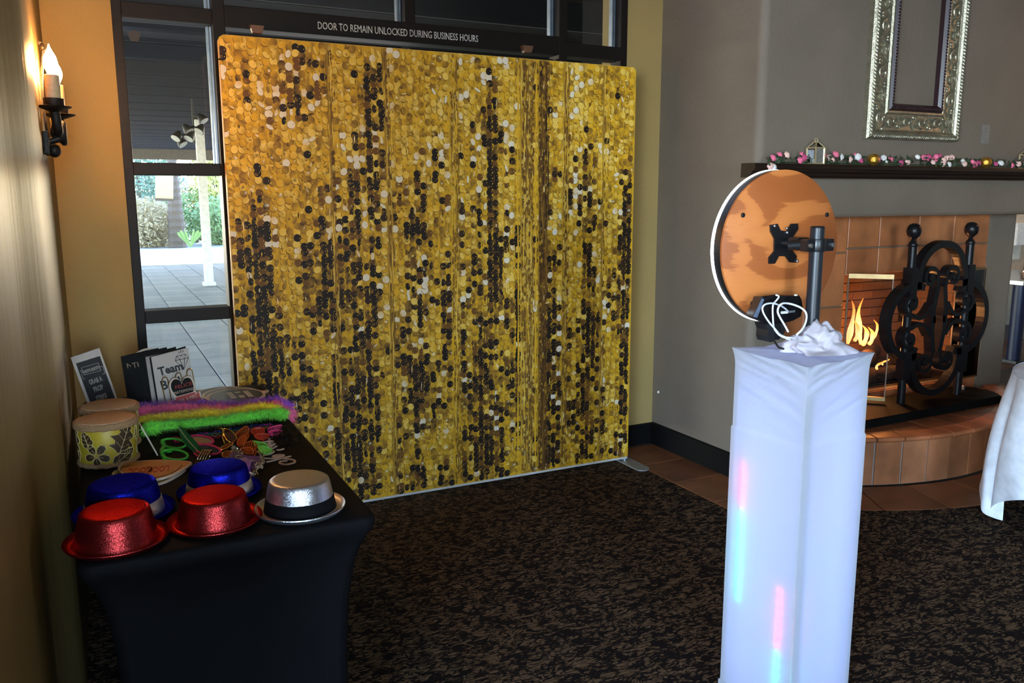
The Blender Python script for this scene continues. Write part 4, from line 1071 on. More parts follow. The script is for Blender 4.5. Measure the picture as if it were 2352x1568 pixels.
# card leaning on the drum
m_cream = P('cream_card_edge',(.66,.52,.40),.6)
a_ = az(361,1047,TZ+.002); t_ = Vector((dc.x+DR*1.03+.012,a_.y+.035,.848)); dv = Vector((-.005,.075,0))
cd = thing('leaning_card','small white-edged card with green print leaning on the front drum','card',(a_.x,a_.y+.03,TZ))
nv = Vector((.0035,0,.0025)); B().prism([a_,a_+dv,t_+dv,t_],nv).build('card_stock', m_cream, cd)
up_ = t_-a_; B().prism([a_+dv*.06+up_*.06+nv*1.02,a_+dv*.94+up_*.06+nv*1.02,a_+dv*.94+up_*.94+nv*1.02,a_+dv*.06+up_*.94+nv*1.02],nv*.15).build('printed_face', P('olive_print',(.20,.19,.07),.5), cd)

# ------------------------------------------------------------------ upright signs
m_board = P('chalk_black_board',(.010,.009,.008),.7,spec=.15); m_offw = P('off_white_board',(.55,.47,.40),.6,var=(5,.1)); m_chalk = P('chalk_lettering',(.42,.36,.30),.7); m_ink = P('black_ink',(.008,.007,.007),.6); m_slate = P('slate_panel',(.045,.043,.041),.7,spec=.2)
def quadboard(px,Y,th,name,mat,parent,shrink=0,dy=0):
    c = [ay(x,y,Y) for x,y in px]; m_ = sum(c,Vector())/4
    c = [m_+(p-m_)*(1-shrink)+Vector((0,dy,0)) for p in c]
    return B().prism(c,(0,th,0)).build(name,mat,parent), c
SYs = 3.74; sg = thing('photo_booth_sign','white framed chalkboard photo booth sign tilted against the wall','sign',(-.06,SYs,TZ))
pxs = [(162,821),(228,799),(270,917),(202,930)]
quadboard(pxs,SYs,.006,'sign_board',P('sign_white',(.62,.52,.44),.6),sg)
c = [ay(x,y,SYs) for x,y in pxs]
def bl(u,v): # u across, v down
    return (c[0]*(1-u)+c[1]*u)*(1-v)+(c[3]*(1-u)+c[2]*u)*v
B().prism([bl(.10,.14)+Vector((0,-.0012,0)),bl(.93,.14)+Vector((0,-.0012,0)),bl(.93,.99)+Vector((0,-.0012,0)),bl(.10,.99)+Vector((0,-.0012,0))],(0,.002,0)).build('chalk_panel',m_slate,sg); cpan = sg.children[-1]
ux = c[1]-c[0]; uy = c[0]-c[3]
for s_,u,v,sz in (('PHOTO BOOTH',.51,.365,.0150),('GRAB A',.52,.60,.0235),('PROP',.52,.76,.025),('STRIKE',.52,.93,.022)):
    o_ = bl(u,v)+Vector((0,-.003,0)); text('lettering',s_,sz,frame(o_,ux,uy) @ Matrix.Scale(.60,4,(1,0,0)) @ Matrix.Scale(1.2,4,(0,1,0)),m_chalk,cpan,.0004,'CENTER',bold=.0008)
wv = B()
for u0,v0,u1,v1 in ((.22,.25,.80,.25),(.22,.40,.80,.40),(.80,.25,.80,.40),(.22,.25,.22,.40),(.15,.30,.22,.30),(.15,.30,.19,.36),(.15,.47,.22,.47),(.80,.47,.90,.47),(.90,.33,.90,.47),(.80,.33,.90,.33),(.15,.36,.15,.47)):
    wv.tube([bl(u0,v0)+Vector((0,-.0025,0)),bl(u1,v1)+Vector((0,-.0025,0))],.0010,5)
wv.build('banner_outline',m_chalk,cpan)
# stack of boards
BYs = 3.585
def stackboard(k,px,Y,mat,label,txt=None,tp=None):
    t = thing('prop_sign',label,'sign',(ay(px[3][0],px[3][1],Y).x+.05,Y,TZ),'prop signs filed upright on the table')
    o,cc = quadboard(px,Y,.004,'board',mat,t)
    if txt:
        o_ = ay(tp[0],tp[1],Y)+Vector((0,-.001,0)); text('lettering',txt,tp[2],frame(o_,cc[1]-cc[0],cc[0]-cc[3]),P('tan_lettering',(.40,.27,.17),.7),o,.0004)
    return t,cc,o
stackboard(1,[(277,819),(364,799),(384,930),(298,948)],3.67,m_board,'black board at the back of the sign stack, showing one tan letter','N',(292,846,.030))
stackboard(2,[(297,817),(383,797),(403,930),(318,946)],3.65,m_board,'black board second from the back of the sign stack, showing two tan letters','TH',(305,845,.030))
stackboard(3,[(316,819),(404,796),(424,930),(338,944)],3.63,m_board,'plain black board in the middle of the sign stack')
stackboard(4,[(334,820),(410,802),(430,930),(352,940)],3.615,P('pale_board',(.40,.34,.29),.6),'pale board just behind the white diamond sign')
stackboard(5,[(343,820),(426,795),(446,930),(362,940)],3.60,m_board,'plain black board right behind the white diamond sign')
t,cc,tbd = stackboard(6,[(347,820),(432,798),(453,932),(366,938)],BYs,m_offw,'off-white board lettered Team below a diamond drawing')
def qb(u,v): return (cc[0]*(1-u)+cc[1]*u)*(1-v)+(cc[3]*(1-u)+cc[2]*u)*v+Vector((0,-.0015,0))
ux = cc[1]-cc[0]; uy = cc[0]-cc[3]
text('lettering','Team',.047,frame(qb(.14,.375),ux,uy) @ Matrix.Scale(.88,4,(1,0,0)),m_ink,tbd,.0006,bold=.0016); text('lettering','Bride',.052,frame(qb(.14,.65),ux,uy) @ Matrix.Scale(.9,4,(1,0,0)),m_ink,tbd,.0006,bold=.0016)
dm = B(); D_ = lambda pts: dm.tube([qb(u_,v_-.075) for u_,v_ in pts],.0012,5)
for pts in ([(.66,.17),(.90,.17),(.97,.24),(.80,.42),(.61,.24),(.66,.17)],[(.61,.24),(.97,.24)],[(.73,.24),(.80,.42)],[(.86,.24),(.80,.42)],[(.66,.17),(.73,.24),(.79,.17),(.86,.24),(.90,.17)],[(.74,.13),(.73,.10)],[(.79,.13),(.79,.08)],[(.84,.13),(.86,.10)]): D_(pts)
dm.build('diamond_drawing',m_ink,tbd)
# round cream sign behind
p = ay(344,842,3.69); t = thing('round_sign','cream round-topped sign behind the black board stack','sign',(p.x,3.69,TZ))
rad = p.z-ay(344,799,3.69).z; rad = abs(rad)
B().prism([(p.x+rad*math.cos(2*PI*k/40),3.69,max(TZ+.001,p.z+rad*math.sin(2*PI*k/40))) for k in range(40)],(0,.005,0)).build('board',m_cream,t)
B().prism([(p.x+rad*.9*math.cos(2*PI*k/40),3.6885,max(TZ+.004,p.z+rad*.9*math.sin(2*PI*k/40))) for k in range(40)],(0,.002,0)).build('face',m_board,t)
# gold wire file rack
rk = thing('wire_rack','gold wire file rack holding the upright prop signs','rack',(.28,3.6,TZ)); m_wire = P('gold_wire',(.75,.55,.22),.25,1.0)
for px0,py0,w in ((379,867,13),(410,857,13),(436,848,13)):
    a0 = ay(px0-w/2,py0+8,3.553); a1 = ay(px0+w/2,py0+6,3.553); tp = ay(px0,py0-1,3.553)
    B().tube(smoothpts([(a0.x+.012,3.553,TZ+.004),(a0.x+.004,3.553,(a0.z+TZ)/2),(a0.x,3.553,a0.z),(tp.x,3.553,tp.z),(a1.x,3.553,a1.z),(a1.x+.006,3.553,(a1.z+TZ)/2),(a1.x+.014,3.553,TZ+.004)],6),.0022,7).build('wire_loop',m_wire,rk,True)
for dx in (.18,.24,.32,.36): B().tube([(dx,3.553,TZ+.004),(dx,3.70,TZ+.004)],.0022,7).build('base_wire',m_wire,rk)
B().tube([(.17,3.553,TZ+.004),(.37,3.553,TZ+.004)],.0022,7).build('base_wire',m_wire,rk)
# heart sign
Zp = lambda x,y: (x/4.48+130, y/4.48+760)
hs = thing('heart_sign','black heart sign lettered FELICE MATRIMONIO with a red MR and MRS ribbon','sign',(.29,3.53,TZ)); HY = 3.535
hp = [(1288,540),(1262,500),(1225,484),(1190,492),(1162,530),(1160,585),(1185,640),(1230,690),(1300,760),(1372,690),(1420,640),(1428,575),(1408,505),(1375,468),(1335,468),(1303,495)]
hpw = smoothpts([ay(*Zp(*p),HY) for p in hp],3,True); hc = sum(hpw,Vector())/len(hpw)
B().prism(hpw,(0,.005,0)).build('heart_board',m_cream,hs); B().prism([hc+(p-hc)*.86+Vector((0,-.001,0)) for p in hpw],(0,.002,0)).build('heart_face',m_board,hs); hface = hs.children[-1]
m_redb = P('ribbon_red',(.42,.045,.030),.6)
rb = [ay(*Zp(*p),HY-.004) for p in ((1160,720),(1215,705),(1212,680),(1435,618),(1440,640),(1480,620),(1488,665),(1512,700),(1445,728),(1442,748),(1235,808),(1225,780),(1185,800),(1192,762))]
B().prism(rb,(0,.003,0)).build('ribbon_edge',m_cream,hs)
rc_ = sum(rb,Vector())/len(rb); B().prism([rc_+(p-rc_)*.90+Vector((0,-.001,0)) for p in rb],(0,.002,0)).build('ribbon',m_redb,hs); hrib = hs.children[-1]
def ptext(s,x0,y0,x1,y1,size,mat,Y,sx=1,al='LEFT',par=hs):
    a = ay(*Zp(x0,y0),Y); e = ay(*Zp(x1,y1),Y); text('lettering',s,size,frame(a,e-a,(0,0,1)) @ Matrix.Scale(sx,4,(1,0,0)),mat,par,.0004,al)
ptext('FELICE',1222,600,1372,560,.0205,P('red_lettering',(.40,.03,.02),.6),HY-.0025,1.12,par=hface); ptext('MATRIMONIO',1212,655,1410,605,.0170,P('cream_lettering',(.55,.42,.32),.6),HY-.0025,.76,par=hface); ptext('MR & MRS',1272,742,1405,695,.022,P('cream_lettering',(.55,.42,.32),.6),HY-.0065,.72,par=hrib)
# round speech-bubble signs lying flat
m_navy = P('glossy_slate_print',(.030,.035,.045),.45,spec=.2)
def disc_sign(px,py,z,rx,label,tail=None,strokes=0):
    p = az(px,py,z); t = thing('speech_bubble_sign',label,'sign',(p.x,p.y,z),'round bubble signs lying in a pile')
    ring = [(p.x+rx*math.cos(2*PI*k/56),p.y+rx*1.12*math.sin(2*PI*k/56),z) for k in range(56)]
    if tail: ring = ring[:1]+[tuple(az(*tail,z))]+ring[3:]
    B().prism(ring,(0,0,.0075)).build('board',m_cream,t)
    B().prism([(p.x+rx*.90*math.cos(2*PI*k/56),p.y+rx*1.02*math.sin(2*PI*k/56),z+.0075) for k in range(56)],(0,0,.0008)).build('face',m_navy,t)
    if strokes:
        g = random.Random(4); b = B()
        for r_ in range(3):
            for k in range(5):
                x = p.x-.01+r_*.034-.02+.006*k*.2; y = p.y+.055-k*.025
                b.box(x,x+.022,y-.008,y+.008,z+.0083,z+.0092) if g.random()<.8 else None
        b.build('printed_strokes',m_offw,t)
disc_sign(510,905,TZ+.001,.112,'round slate bubble sign at the bottom of the pile by the window')
disc_sign(530,908,TZ+.010,.118,'round slate bubble sign in the middle of the pile by the window')
disc_sign(542,912,TZ+.019,.120,'round slate bubble sign with cream tail on top of the pile',(618,899),1)

# ------------------------------------------------------------------ feather boas
def boa(name,px,z,mat,label,n,seed,rad=.026,L_=.036):
    pts = smoothpts([az(x,y,zz) if not isinstance(zz,tuple) else Vector(zz) for (x,y),zz in zip(px,z if isinstance(z,list) else [z]*len(px))],12)
    g = random.Random(seed); b = B(); core = B().tube(pts,.012,6); b.v += core.v; b.f += core.f
    M_ = len(pts)
    for _ in range(n):
        i = g.randrange(M_-1); p = pts[i].lerp(pts[i+1],g.random()); t = (pts[i+1]-pts[i]).normalized()
        d = Vector((g.gauss(0,1),g.gauss(0,1),g.gauss(.35,1))); d = (d-t*d.dot(t)*.55).normalized()
        clump = .75+.5*(.5+.5*noise.noise(Vector((i*.45,seed,d.z*1.5))))
        l = L_*g.uniform(.6,1.15)*clump; e = d.cross(t).normalized()*g.uniform(.0007,.0016)
        m1 = p+d*l*.55+Vector((0,0,.004)); m2 = p+d*l+Vector((g.gauss(0,.006),g.gauss(0,.006),-.008*g.random()+g.gauss(0,.004)))
        for v in (m1,m2):
            if v.z < TZ+.002 and TX0<v.x<TX1: v.z = TZ+.002
        b.add([p-e,p+e,m1+e*1.2,m1-e*1.2,m2],[(0,1,2,3),(3,2,4)])
    o = b.build(name,mat,None,fix=False,loc=pts[0]); tag(o,label,'feather boa','feather boas across the table'); return o
def feather(name,c): return P(name,c,.85,spec=.1,var=(90,.25),sheen=.2)
boa('feather_boa',[(322,938),(380,936),(440,934),(500,934),(560,932),(605,926),(640,928),(660,940)],TZ+.028,feather('purple_feather',(.38,.11,.60)),'purple feather boa, the rearmost across the table',5200,1)
boa('feather_boa',[(318,952),(352,944),(400,942),(460,944),(520,944),(580,940),(625,936),(655,946),(664,960)],[TZ+.028]*7+[TZ+.02,TZ-.015],feather('pink_feather',(1.0,.18,.36)),'hot pink feather boa between the purple and yellow ones, drooping over the edge',5600,2)
boa('feather_boa',[(330,966),(370,962),(410,958),(460,954),(510,954),(560,946),(600,940),(640,948)],TZ+.030,feather('yellow_feather',(1.0,.80,.04)),'yellow feather boa lying between the pink and green ones',5600,3)
boa('feather_boa',[(336,988),(370,980),(420,976),(470,971),(520,966),(570,958),(620,951),(655,952)],TZ+.028,feather('green_feather',(.28,.92,.08)),'bright green feather boa, the frontmost across the table',7200,4,.026,.031)

# ------------------------------------------------------------------ bead necklaces
def beads(px,mat,label,r=.0030,seed=1):
    g = random.Random(seed); pts = smoothpts([az(x,y+4,TZ+.006) for x,y in px],10,True); b = B(); acc = 0; last = pts[0]
    for i in range(len(pts)):
        a, c_ = pts[i], pts[(i+1) % len(pts)]; d = (c_-a).length
        while acc <= d:
            p = a.lerp(c_, acc/d if d > 0 else 0); b.ball(p+Vector((0,0,g.uniform(0,.006))),r,7,5); acc += r*2.15
        acc -= d
    o = b.build('bead_necklace',mat,None,True,loc=pts[0]); tag(o,label,'necklace','bead necklaces in front of the boas')
def bead(n_,c): return P(n_,c,.15,.6)
beads([(398,1004),(440,998),(500,991),(560,985),(622,972),(600,984),(540,994),(470,1003),(410,1012)],bead('magenta_bead',(.50,.02,.17)),'magenta bead necklace lying along the green boa',seed=1)
beads([(401,1010),(450,1002),(520,995),(590,984),(617,978),(580,992),(510,1001),(440,1009)],bead('red_bead',(.50,.03,.02)),'red bead necklace tangled in front of the magenta beads',seed=2)
beads([(408,1006),(460,999),(530,989),(600,979),(615,982),(550,991),(470,1002)],bead('green_bead',(.03,.30,.03)),'dark green bead necklace tangled with the red beads',seed=3)
beads([(430,997),(490,990),(550,980),(610,972),(626,971),(600,977),(520,989),(450,999)],bead('blue_bead',(.03,.04,.42)),'blue and violet bead necklace ending near the pink shutter glasses',seed=4)

# ------------------------------------------------------------------ glasses
def ell(cx,cy,a,b_,rot,z,n=28,lift=0):
    out = []
    for k in range(n):
        t = 2*PI*k/n; x = a*math.cos(t); y = b_*math.sin(t); out.append(az(cx+x*math.cos(rot)-y*math.sin(rot),cy+x*math.sin(rot)+y*math.cos(rot),z+lift*(.5-.5*math.sin(t))))
    return out
def fan(pts,th=.0015):
    return B().prism(pts,(0,0,th))
m_gp = P('green_plastic',(.03,.36,.03),.3); 
gg = thing('party_glasses','giant bright green open-frame glasses beside the orange leaf sign','glasses',az(395,1034,TZ))
for cx,cy,a,b_ in ((399,1018,28,10.5),(401,1044,30,11.5)):
    B().tube(ell(cx,cy,a,b_,.10,TZ+.012,30,.016),.0042,8,True).build('lens_rim',m_gp,gg,True)
B().tube([az(373,1012,TZ+.012),az(377,1027,TZ+.014),az(371,1034,TZ+.014),az(378,1056,TZ+.008)],.0075,8).build('bridge',m_gp,gg,True)
B().tube(smoothpts([az(379,1054,TZ+.010),az(381,1060,TZ+.006),az(378,1064,TZ+.012)],4),.006,8).build('temple_stub',m_gp,gg,True); B().ball(az(388,1036,TZ+.008),(.012,.012,.006),10,6).build('nose_pad',m_gp,gg,True)
# green quill
m_q = P('dark_green_quill',(.010,.10,.032),.85,spec=.08); qs = [(411,982),(418,993),(428,1007),(440,1021),(452,1033),(461,1042)]; qz=[.055,.045,.035,.026,.016,.006]
qp = [az(x,y,TZ+z) for (x,y),z in zip(qs,qz)]; b = B(); ws=[.001,.011,.016,.017,.014,.006]; sd = Vector((.8,.55,.2)).normalized()
for i in range(5): b.add([qp[i]-sd*ws[i],qp[i],qp[i]+sd*ws[i]+Vector((0,0,.006)),qp[i+1]-sd*ws[i+1],qp[i+1],qp[i+1]+sd*ws[i+1]+Vector((0,0,.006))],[(0,1,4,3),(1,2,5,4)])
ql = thing('feather_quill','dark green leaf-shaped feather lying across the pink sunglasses','feather',qp[-1]); b.build('vane',m_q,ql,fix=False); B().tube([p+Vector((0,0,.001)) for p in qp],.0016,6).build('quill_shaft',P('quill_pale',(.30,.38,.18),.5),ql)
# pink sunglasses
m_pk = P('pink_plastic',(.62,.03,.13),.28); m_lens = P('mirror_grey_lens',(.05,.07,.09),.06,.3,coat=.5)
pg = thing('sunglasses','pink framed sunglasses with grey mirrored lenses under the green feather','sunglasses',az(468,1022,TZ))
for cx,cy,a,b_ in ((461,1010,29,9),(475,1032,32,10.5)):
    B().tube(ell(cx,cy,a,b_,.12,TZ+.010,30,.012),.0040,8,True).build('lens_rim',m_pk,pg,True); fan(ell(cx,cy,a-1,b_-.5,.12,TZ+.009,30,.012)).build('lens',m_lens,pg)
B().tube([az(437,1012,TZ+.01),az(450,1020,TZ+.012),az(446,1026,TZ+.012)],.005,8).build('bridge',m_pk,pg,True); B().tube([az(444,1030,TZ+.012),az(447,1042,TZ+.006),az(456,1049,TZ+.004)],.0045,8).build('temple',m_pk,pg,True)
# bangles
m_bang = P('silver_gold_bangle',(.70,.58,.38),.15,1.0)
for k in range(4):
    o_ = az(459+6*k,1051,TZ+.024); pts = [o_+Vector((.012*math.cos(a)+.010*math.sin(a),.028*math.cos(a),.022*math.sin(a))) for a in [2*PI*j/22 for j in range(22)]]
    lo = min(p.z for p in pts); pts = [p+Vector((0,0,TZ+.003-lo)) for p in pts]
    o = B().tube(pts,.0024,7,True).build('bangle',m_bang,None,True,loc=pts[0]); tag(o,('leftmost','second','third','rightmost')[k]+' thin shiny bangle of the row of four beside the pink sunglasses','bangle','bangles behind the blue hat')
# gold aviators
m_gf = P('gold_frame',(.80,.55,.22),.15,1.0); m_dk = P('brown_lens',(.045,.015,.015),.08,coat=.4); m_cu = P('copper_lens',(.30,.09,.02),.12,.6)
av = thing('aviator_glasses','gold rimmed aviator glasses with brown lenses among the props','sunglasses',az(525,1012,TZ))
l1 = smoothpts([az(x,y,TZ+.012+z) for x,y,z in ((513,986,.03),(522,985,.032),(533,991,.026),(543,1003,.014),(541,1011,.006),(531,1016,.002),(520,1009,.008),(514,998,.02))],3,True)
B().tube(l1,.0022,7,True).build('lens_rim',m_gf,av,True); B().prism(l1,(.001,.001,.001)).build('lens',m_dk,av)
l2 = smoothpts([az(x,y,TZ+.006+z) for x,y,z in ((505,1030,.002),(516,1022,.010),(530,1016,.014),(536,1018,.012),(524,1027,.004),(512,1033,.0))],3,True)
B().tube(l2,.0022,7,True).build('lens_rim',m_gf,av,True); B().prism(l2,(.001,.001,.001)).build('lens',m_cu,av)
B().tube(smoothpts([az(503,986,TZ+.03),az(508,983,TZ+.034),az(513,990,TZ+.03),az(511,1002,TZ+.02),az(516,1020,TZ+.008)],5),.0020,7).build('temple',m_gf,av,True)
for k in range(9): B().ball(az(515+2.3*k*(.9 if k%2 else 1.1),1012+ (k%3)*4+k*.9,TZ+.010),.0035,7,5).build('rhinestone',P('rhinestone',(.8,.75,.7),.05,1.0),av)
cu = thing('copper_glasses','copper tinted round lens glasses beside the purple mask','sunglasses',az(521,1043,TZ)); 
l3 = ell(521,1043,11.5,7.5,-.2,TZ+.005,24,.006); B().tube(l3,.0022,7,True).build('lens_rim',m_gf,cu,True); fan(l3,.001).build('lens',m_cu,cu); B().tube([az(531,1038,TZ+.008),az(538,1036,TZ+.006),az(548,1040,TZ+.004)],.002,6).build('temple',m_gf,cu)
# shutter glasses
def shutter(label,mat,lenses,nb=6,extra=None,z=.010,name='shutter_glasses'):
    p0 = az(*lenses[0][0],TZ); t = thing(name,label,'glasses',(p0.x,p0.y,TZ))
    for ln in lenses:
        h = [.020,.020,.006,.006]; P4 = [az(x,y,TZ+z*.4+hh) for (x,y),hh in zip(ln,h)]
        B().tube(smoothpts(P4,5,True),.0028,7,True).build('lens_rim',mat,t,True)
        for k in range(nb):
            u = (k+.5)/nb; a_ = P4[0].lerp(P4[1],u); c_ = P4[3].lerp(P4[2],u); B().tube([a_.lerp(c_,.03),a_.lerp(c_,.97)],.0019,6).build('slat',mat,t)
    if extra: B().tube(smoothpts([az(x,y,TZ+.006) for x,y in extra],4),.003,7).build('temple',mat,t,True)
    return t
m_or = P('orange_plastic',(.38,.055,.008),.25); m_ro = P('red_orange_plastic',(.50,.045,.020),.28); m_pk2 = P('neon_pink_plastic',(.75,.05,.20),.3); m_gn = P('neon_green_plastic',(.20,.62,.08),.3)
shutter('orange shutter glasses standing beside the gold aviators',m_or,[[(543,996),(566,979),(569,996),(549,1008)],[(548,1008),(566,998),(558,1024),(546,1022)]],6,[(569,990),(571,1002),(560,1020)])
shutter('deep orange round shutter glasses in front of the green shutter glasses',m_or,[[(560,1020),(583,1013),(588,1030),(566,1036)],[(552,1030),(575,1028),(582,1042),(560,1040)]],5,[(586,1028),(588,1040),(583,1048)])
shutter('red orange shutter glasses lying left of the pink ones',m_ro,[[(578,986),(603,983),(605,995),(586,999)],[(585,999),(611,996),(616,1004),(597,1010)]],7,[(600,1004),(604,1012)])
shutter('neon pink shutter glasses at the right end of the beads',m_pk2,[[(617,983),(645,976),(641,986),(619,991)],[(617,991),(641,987),(647,992),(627,1001)]],7)
shutter('neon green shutter glasses in front of the red orange ones',m_gn,[[(581,1013),(610,1019),(611,1026),(592,1026)],[(593,1026),(613,1026),(624,1035),(606,1043)]],7,[(604,1043),(605,1047)])
# purple masquerade mask
m_pu = P('purple_satin',(.06,.012,.13),.45); m_tin = P('silver_tinsel',(.75,.72,.70),.15,1.0)
mk = thing('masquerade_mask','purple masquerade mask with silver tinsel trim behind the blue hat','mask',az(563,1058,TZ))
mp_ = [(526,1050),(536,1036),(549,1042),(560,1046),(576,1048),(596,1049),(603,1052),(598,1068),(584,1082),(573,1074),(562,1062),(550,1060),(540,1062)]
mz = [.004,.012,.022,.028,.026,.018,.010,.008,.004,.012,.022,.016,.006]
mw = smoothpts([az(x,y,TZ+z) for (x,y),z in zip(mp_,mz)],2,True); B().prism(mw,(0,0,.003)).build('mask_body',m_pu,mk)
for cx,cy in ((549,1050),(582,1062)): B().tube(ell(cx,cy,8,4,.3,TZ+.024,18),.0018,6,True).build('eye_edge',m_tin,mk,True)
B().tube(smoothpts([az(558,1052,TZ+.03),az(568,1062,TZ+.032),az(566,1078,TZ+.02),az(577,1096,TZ+.004)],5),0,flat=(.022,.003,(0,.3,1))).build('ribbon',P('purple_ribbon',(.16,.045,.30),.4),mk)
g = random.Random(8)
for path in (((536,1028),(544,1034),(552,1044),(556,1058)),((602,1046),(600,1060),(592,1076),(580,1090))):
    b = B(); pp = smoothpts([az(x,y,TZ+.018) for x,y in path],8)
    for i in range(len(pp)):
        for _ in range(9):
            d = Vector((g.gauss(0,1),g.gauss(0,1),g.gauss(0,.8))).normalized()*g.uniform(.006,.014); e = d.orthogonal().normalized()*.0012; p = pp[i]+Vector((g.gauss(0,.002),)*3); q2 = p+d; q2.z = max(q2.z,TZ+.001)
            b.add([p-e,p+e,q2+e,q2-e],[(0,1,2,3)])
    b.build('tinsel_trim',m_tin,mk,fix=False)
# orange and olive leaf signs
def leafsign(dx,dy,z,mface,label,art=False):
    po = [(271,1079),(279,1069),(306,1063),(350,1060),(400,1060),(439,1064),(436,1071),(418,1083),(394,1095),(362,1104),(330,1108),(300,1100),(279,1090)]
    w = smoothpts([az(x+dx,y+dy,z) for x,y in po],3,True); c_ = sum(w,Vector())/len(w); t = thing('lips_sign',label,'sign',(c_.x,c_.y,z),'pointed cardboard signs behind the blue hats')
    B().prism(w,(0,0,.006)).build('board',m_cream,t); B().prism([c_+(p-c_)*.93+Vector((0,0,.006)) for p in w],(0,0,.0008)).build('face',mface,t)
    zz = z+.0075; B().tube(smoothpts([az(x+dx,y+dy,zz) for x,y in ((418,1068),(405,1080),(385,1090),(355,1097))],5),.0011,5).build('drawn_line',m_ink,t); B().tube(smoothpts([az(x+dx,y+dy,zz) for x,y in ((276,1080),(282,1073),(300,1068))],4),.0011,5).build('drawn_line',m_ink,t)
    if art:
        mt_ = P('brick_red_lettering',(.36,.045,.012),.6)
        for s_,a_,e_ in (('LOOK',(393,1080),(355,1084)),('COOL',(352,1082),(314,1087))):
            a3 = az(*a_,zz); e3 = az(*e_,zz); up = az(a_[0]-6,a_[1]+10,zz)-a3
            text('lettering',s_,.026,frame(a3+Vector((0,.055,0)),e3-a3,(-.2,-1,0)) @ Matrix.Scale(3.0,4,(0,1,0)) @ Matrix.Scale(.9,4,(1,0,0)),mt_,t,.0004,bold=.001)
leafsign(-14,15,TZ+.001,P('olive_sign_face',(.25,.25,.07),.5),'olive pointed sign under the orange one, mostly hidden by a blue hat')
leafsign(0,0,TZ+.009,P('orange_sign_face',(.48,.20,.045),.5),'orange pointed sign with red upside-down lettering in front of the drum',True)
# white script word prop
m_scr = P('cream_script',(.62,.47,.38),.5)
sw = thing('script_sign','cream cut-out script word lying on the black cover behind the silver hat','sign',az(650,1046,TZ)); Zs = lambda x,y: (x/17.42+590,y/17.42+990)
for pts in ([(390,1235),(700,1165),(1000,1080),(1365,1000)],[(255,1080),(600,1095),(900,1085),(1250,1110),(1450,1150),(1535,1210),(1440,1280),(1200,1335),(980,1310),(900,1260),(980,1205),(1220,1180)],[(620,1010),(760,960),(950,945),(1090,965),(1000,1000),(760,1035),(630,1025)],[(900,1130),(1000,1060)]):
    B().tube(smoothpts([az(*Zs(*p),TZ+.004) for p in pts],6),0,flat=(.0055,.004,(0,0,1))).build('stroke',m_scr,sw)
sw2 = thing('script_sign','small cream cut-out script word partly under the green shutter glasses','sign',az(618,1022,TZ))
for pts in ([(200,450),(400,410),(560,390),(650,415),(560,440),(420,470)],[(380,560),(520,500),(640,490),(720,510),(640,555),(480,580),(430,540)],[(470,330),(545,290)],[(440,640),(540,600),(600,620),(560,660)],[(590,695),(690,680)],[(680,650),(800,600)],[(30,800),(120,890),(250,930),(420,935),(580,890),(680,820),(670,790)],[(790,745),(940,745),(1080,700)]):
    B().tube(smoothpts([az(*Zs(*p),TZ+.004) for p in pts],5),0,flat=(.0050,.004,(0,0,1))).build('stroke',m_scr,sw2)
# crumpled black lace
g = random.Random(12); b = B(); c0 = az(655,1013,TZ)
for _ in range(420):
    p = c0+Vector((g.gauss(0,.024),g.gauss(0,.045),abs(g.gauss(0,.012))+.002)); d = Vector((g.gauss(0,1),g.gauss(0,1),g.gauss(0,.5))).normalized()*g.uniform(.006,.014); e = d.orthogonal().normalized()*g.uniform(.001,.003); q2 = p+d; q2.z=max(q2.z,TZ+.002)
    if max(p.x,q2.x) > TX1-.004: continue
    b.add([p-e,p+e,q2+e*.5,q2-e*.5],[(0,1,2,3)])
o = b.build('lace_mask',P('black_lace',(.006,.005,.005),.45,spec=.2),None,fix=False,loc=c0); tag(o,'crumpled black lace mask near the table edge beside the pink shutter glasses','mask')

# ------------------------------------------------------------------ white pedestal with glowing strips
TH = math.radians(4.7); e1 = Vector((math.cos(TH),math.sin(TH),0)); e2 = Vector((-math.sin(TH),math.cos(TH),0))
PC = Vector((1.862,1.798,0)); PT = 1.150; PH = .1345
ped = thing('pedestal','tall white stretch-fabric pedestal glowing blue from inside','pedestal',PC)
def fabric():
    m = bpy.data.materials.new('white_translucent_fabric'); m.use_nodes = True; N, L = nodes(m); N.remove(N['Principled BSDF'])
    di = N.new('ShaderNodeBsdfDiffuse'); di.inputs[0].default_value = (.48,.49,.52,1); tr = N.new('ShaderNodeBsdfTranslucent'); tr.inputs[0].default_value = (.74,.75,.80,1)
    nz = N.new('ShaderNodeTexNoise'); nz.inputs['Scale'].default_value = 240; tc = N.new('ShaderNodeTexCoord'); L.new(tc.outputs['Object'],nz.inputs['Vector'])
    bp = N.new('ShaderNodeBump'); bp.inputs['Strength'].default_value = .05; bp.inputs['Distance'].default_value = .002; L.new(nz.outputs[0],bp.inputs['Height']); L.new(bp.outputs[0],di.inputs['Normal'])
    mx = N.new('ShaderNodeMixShader'); mx.inputs[0].default_value = .40; L.new(di.outputs[0],mx.inputs[1]); L.new(tr.outputs[0],mx.inputs[2]); L.new(mx.outputs[0],N['Material Output'].inputs[0]); return m
m_fab = fabric()
def sq_ring(h,n=46,rc=.006):
    out = []
    for k in range(4):
        a = [(-1,-1),(1,-1),(1,1),(-1,1)][k]; c_ = [(1,-1),(1,1),(-1,1),(-1,-1)][k]
        for i in range(n):
            t = i/n; out.append(((a[0]+(c_[0]-a[0])*t)*h,(a[1]+(c_[1]-a[1])*t)*h))
    return out
b = B(); lv_ = [0,.03,.052,.055,.2,.4,.6,.72,.80,.86,.885,.895,.902,.908]+[.915+.006*k for k in range(39)]+[1.147,1.150]
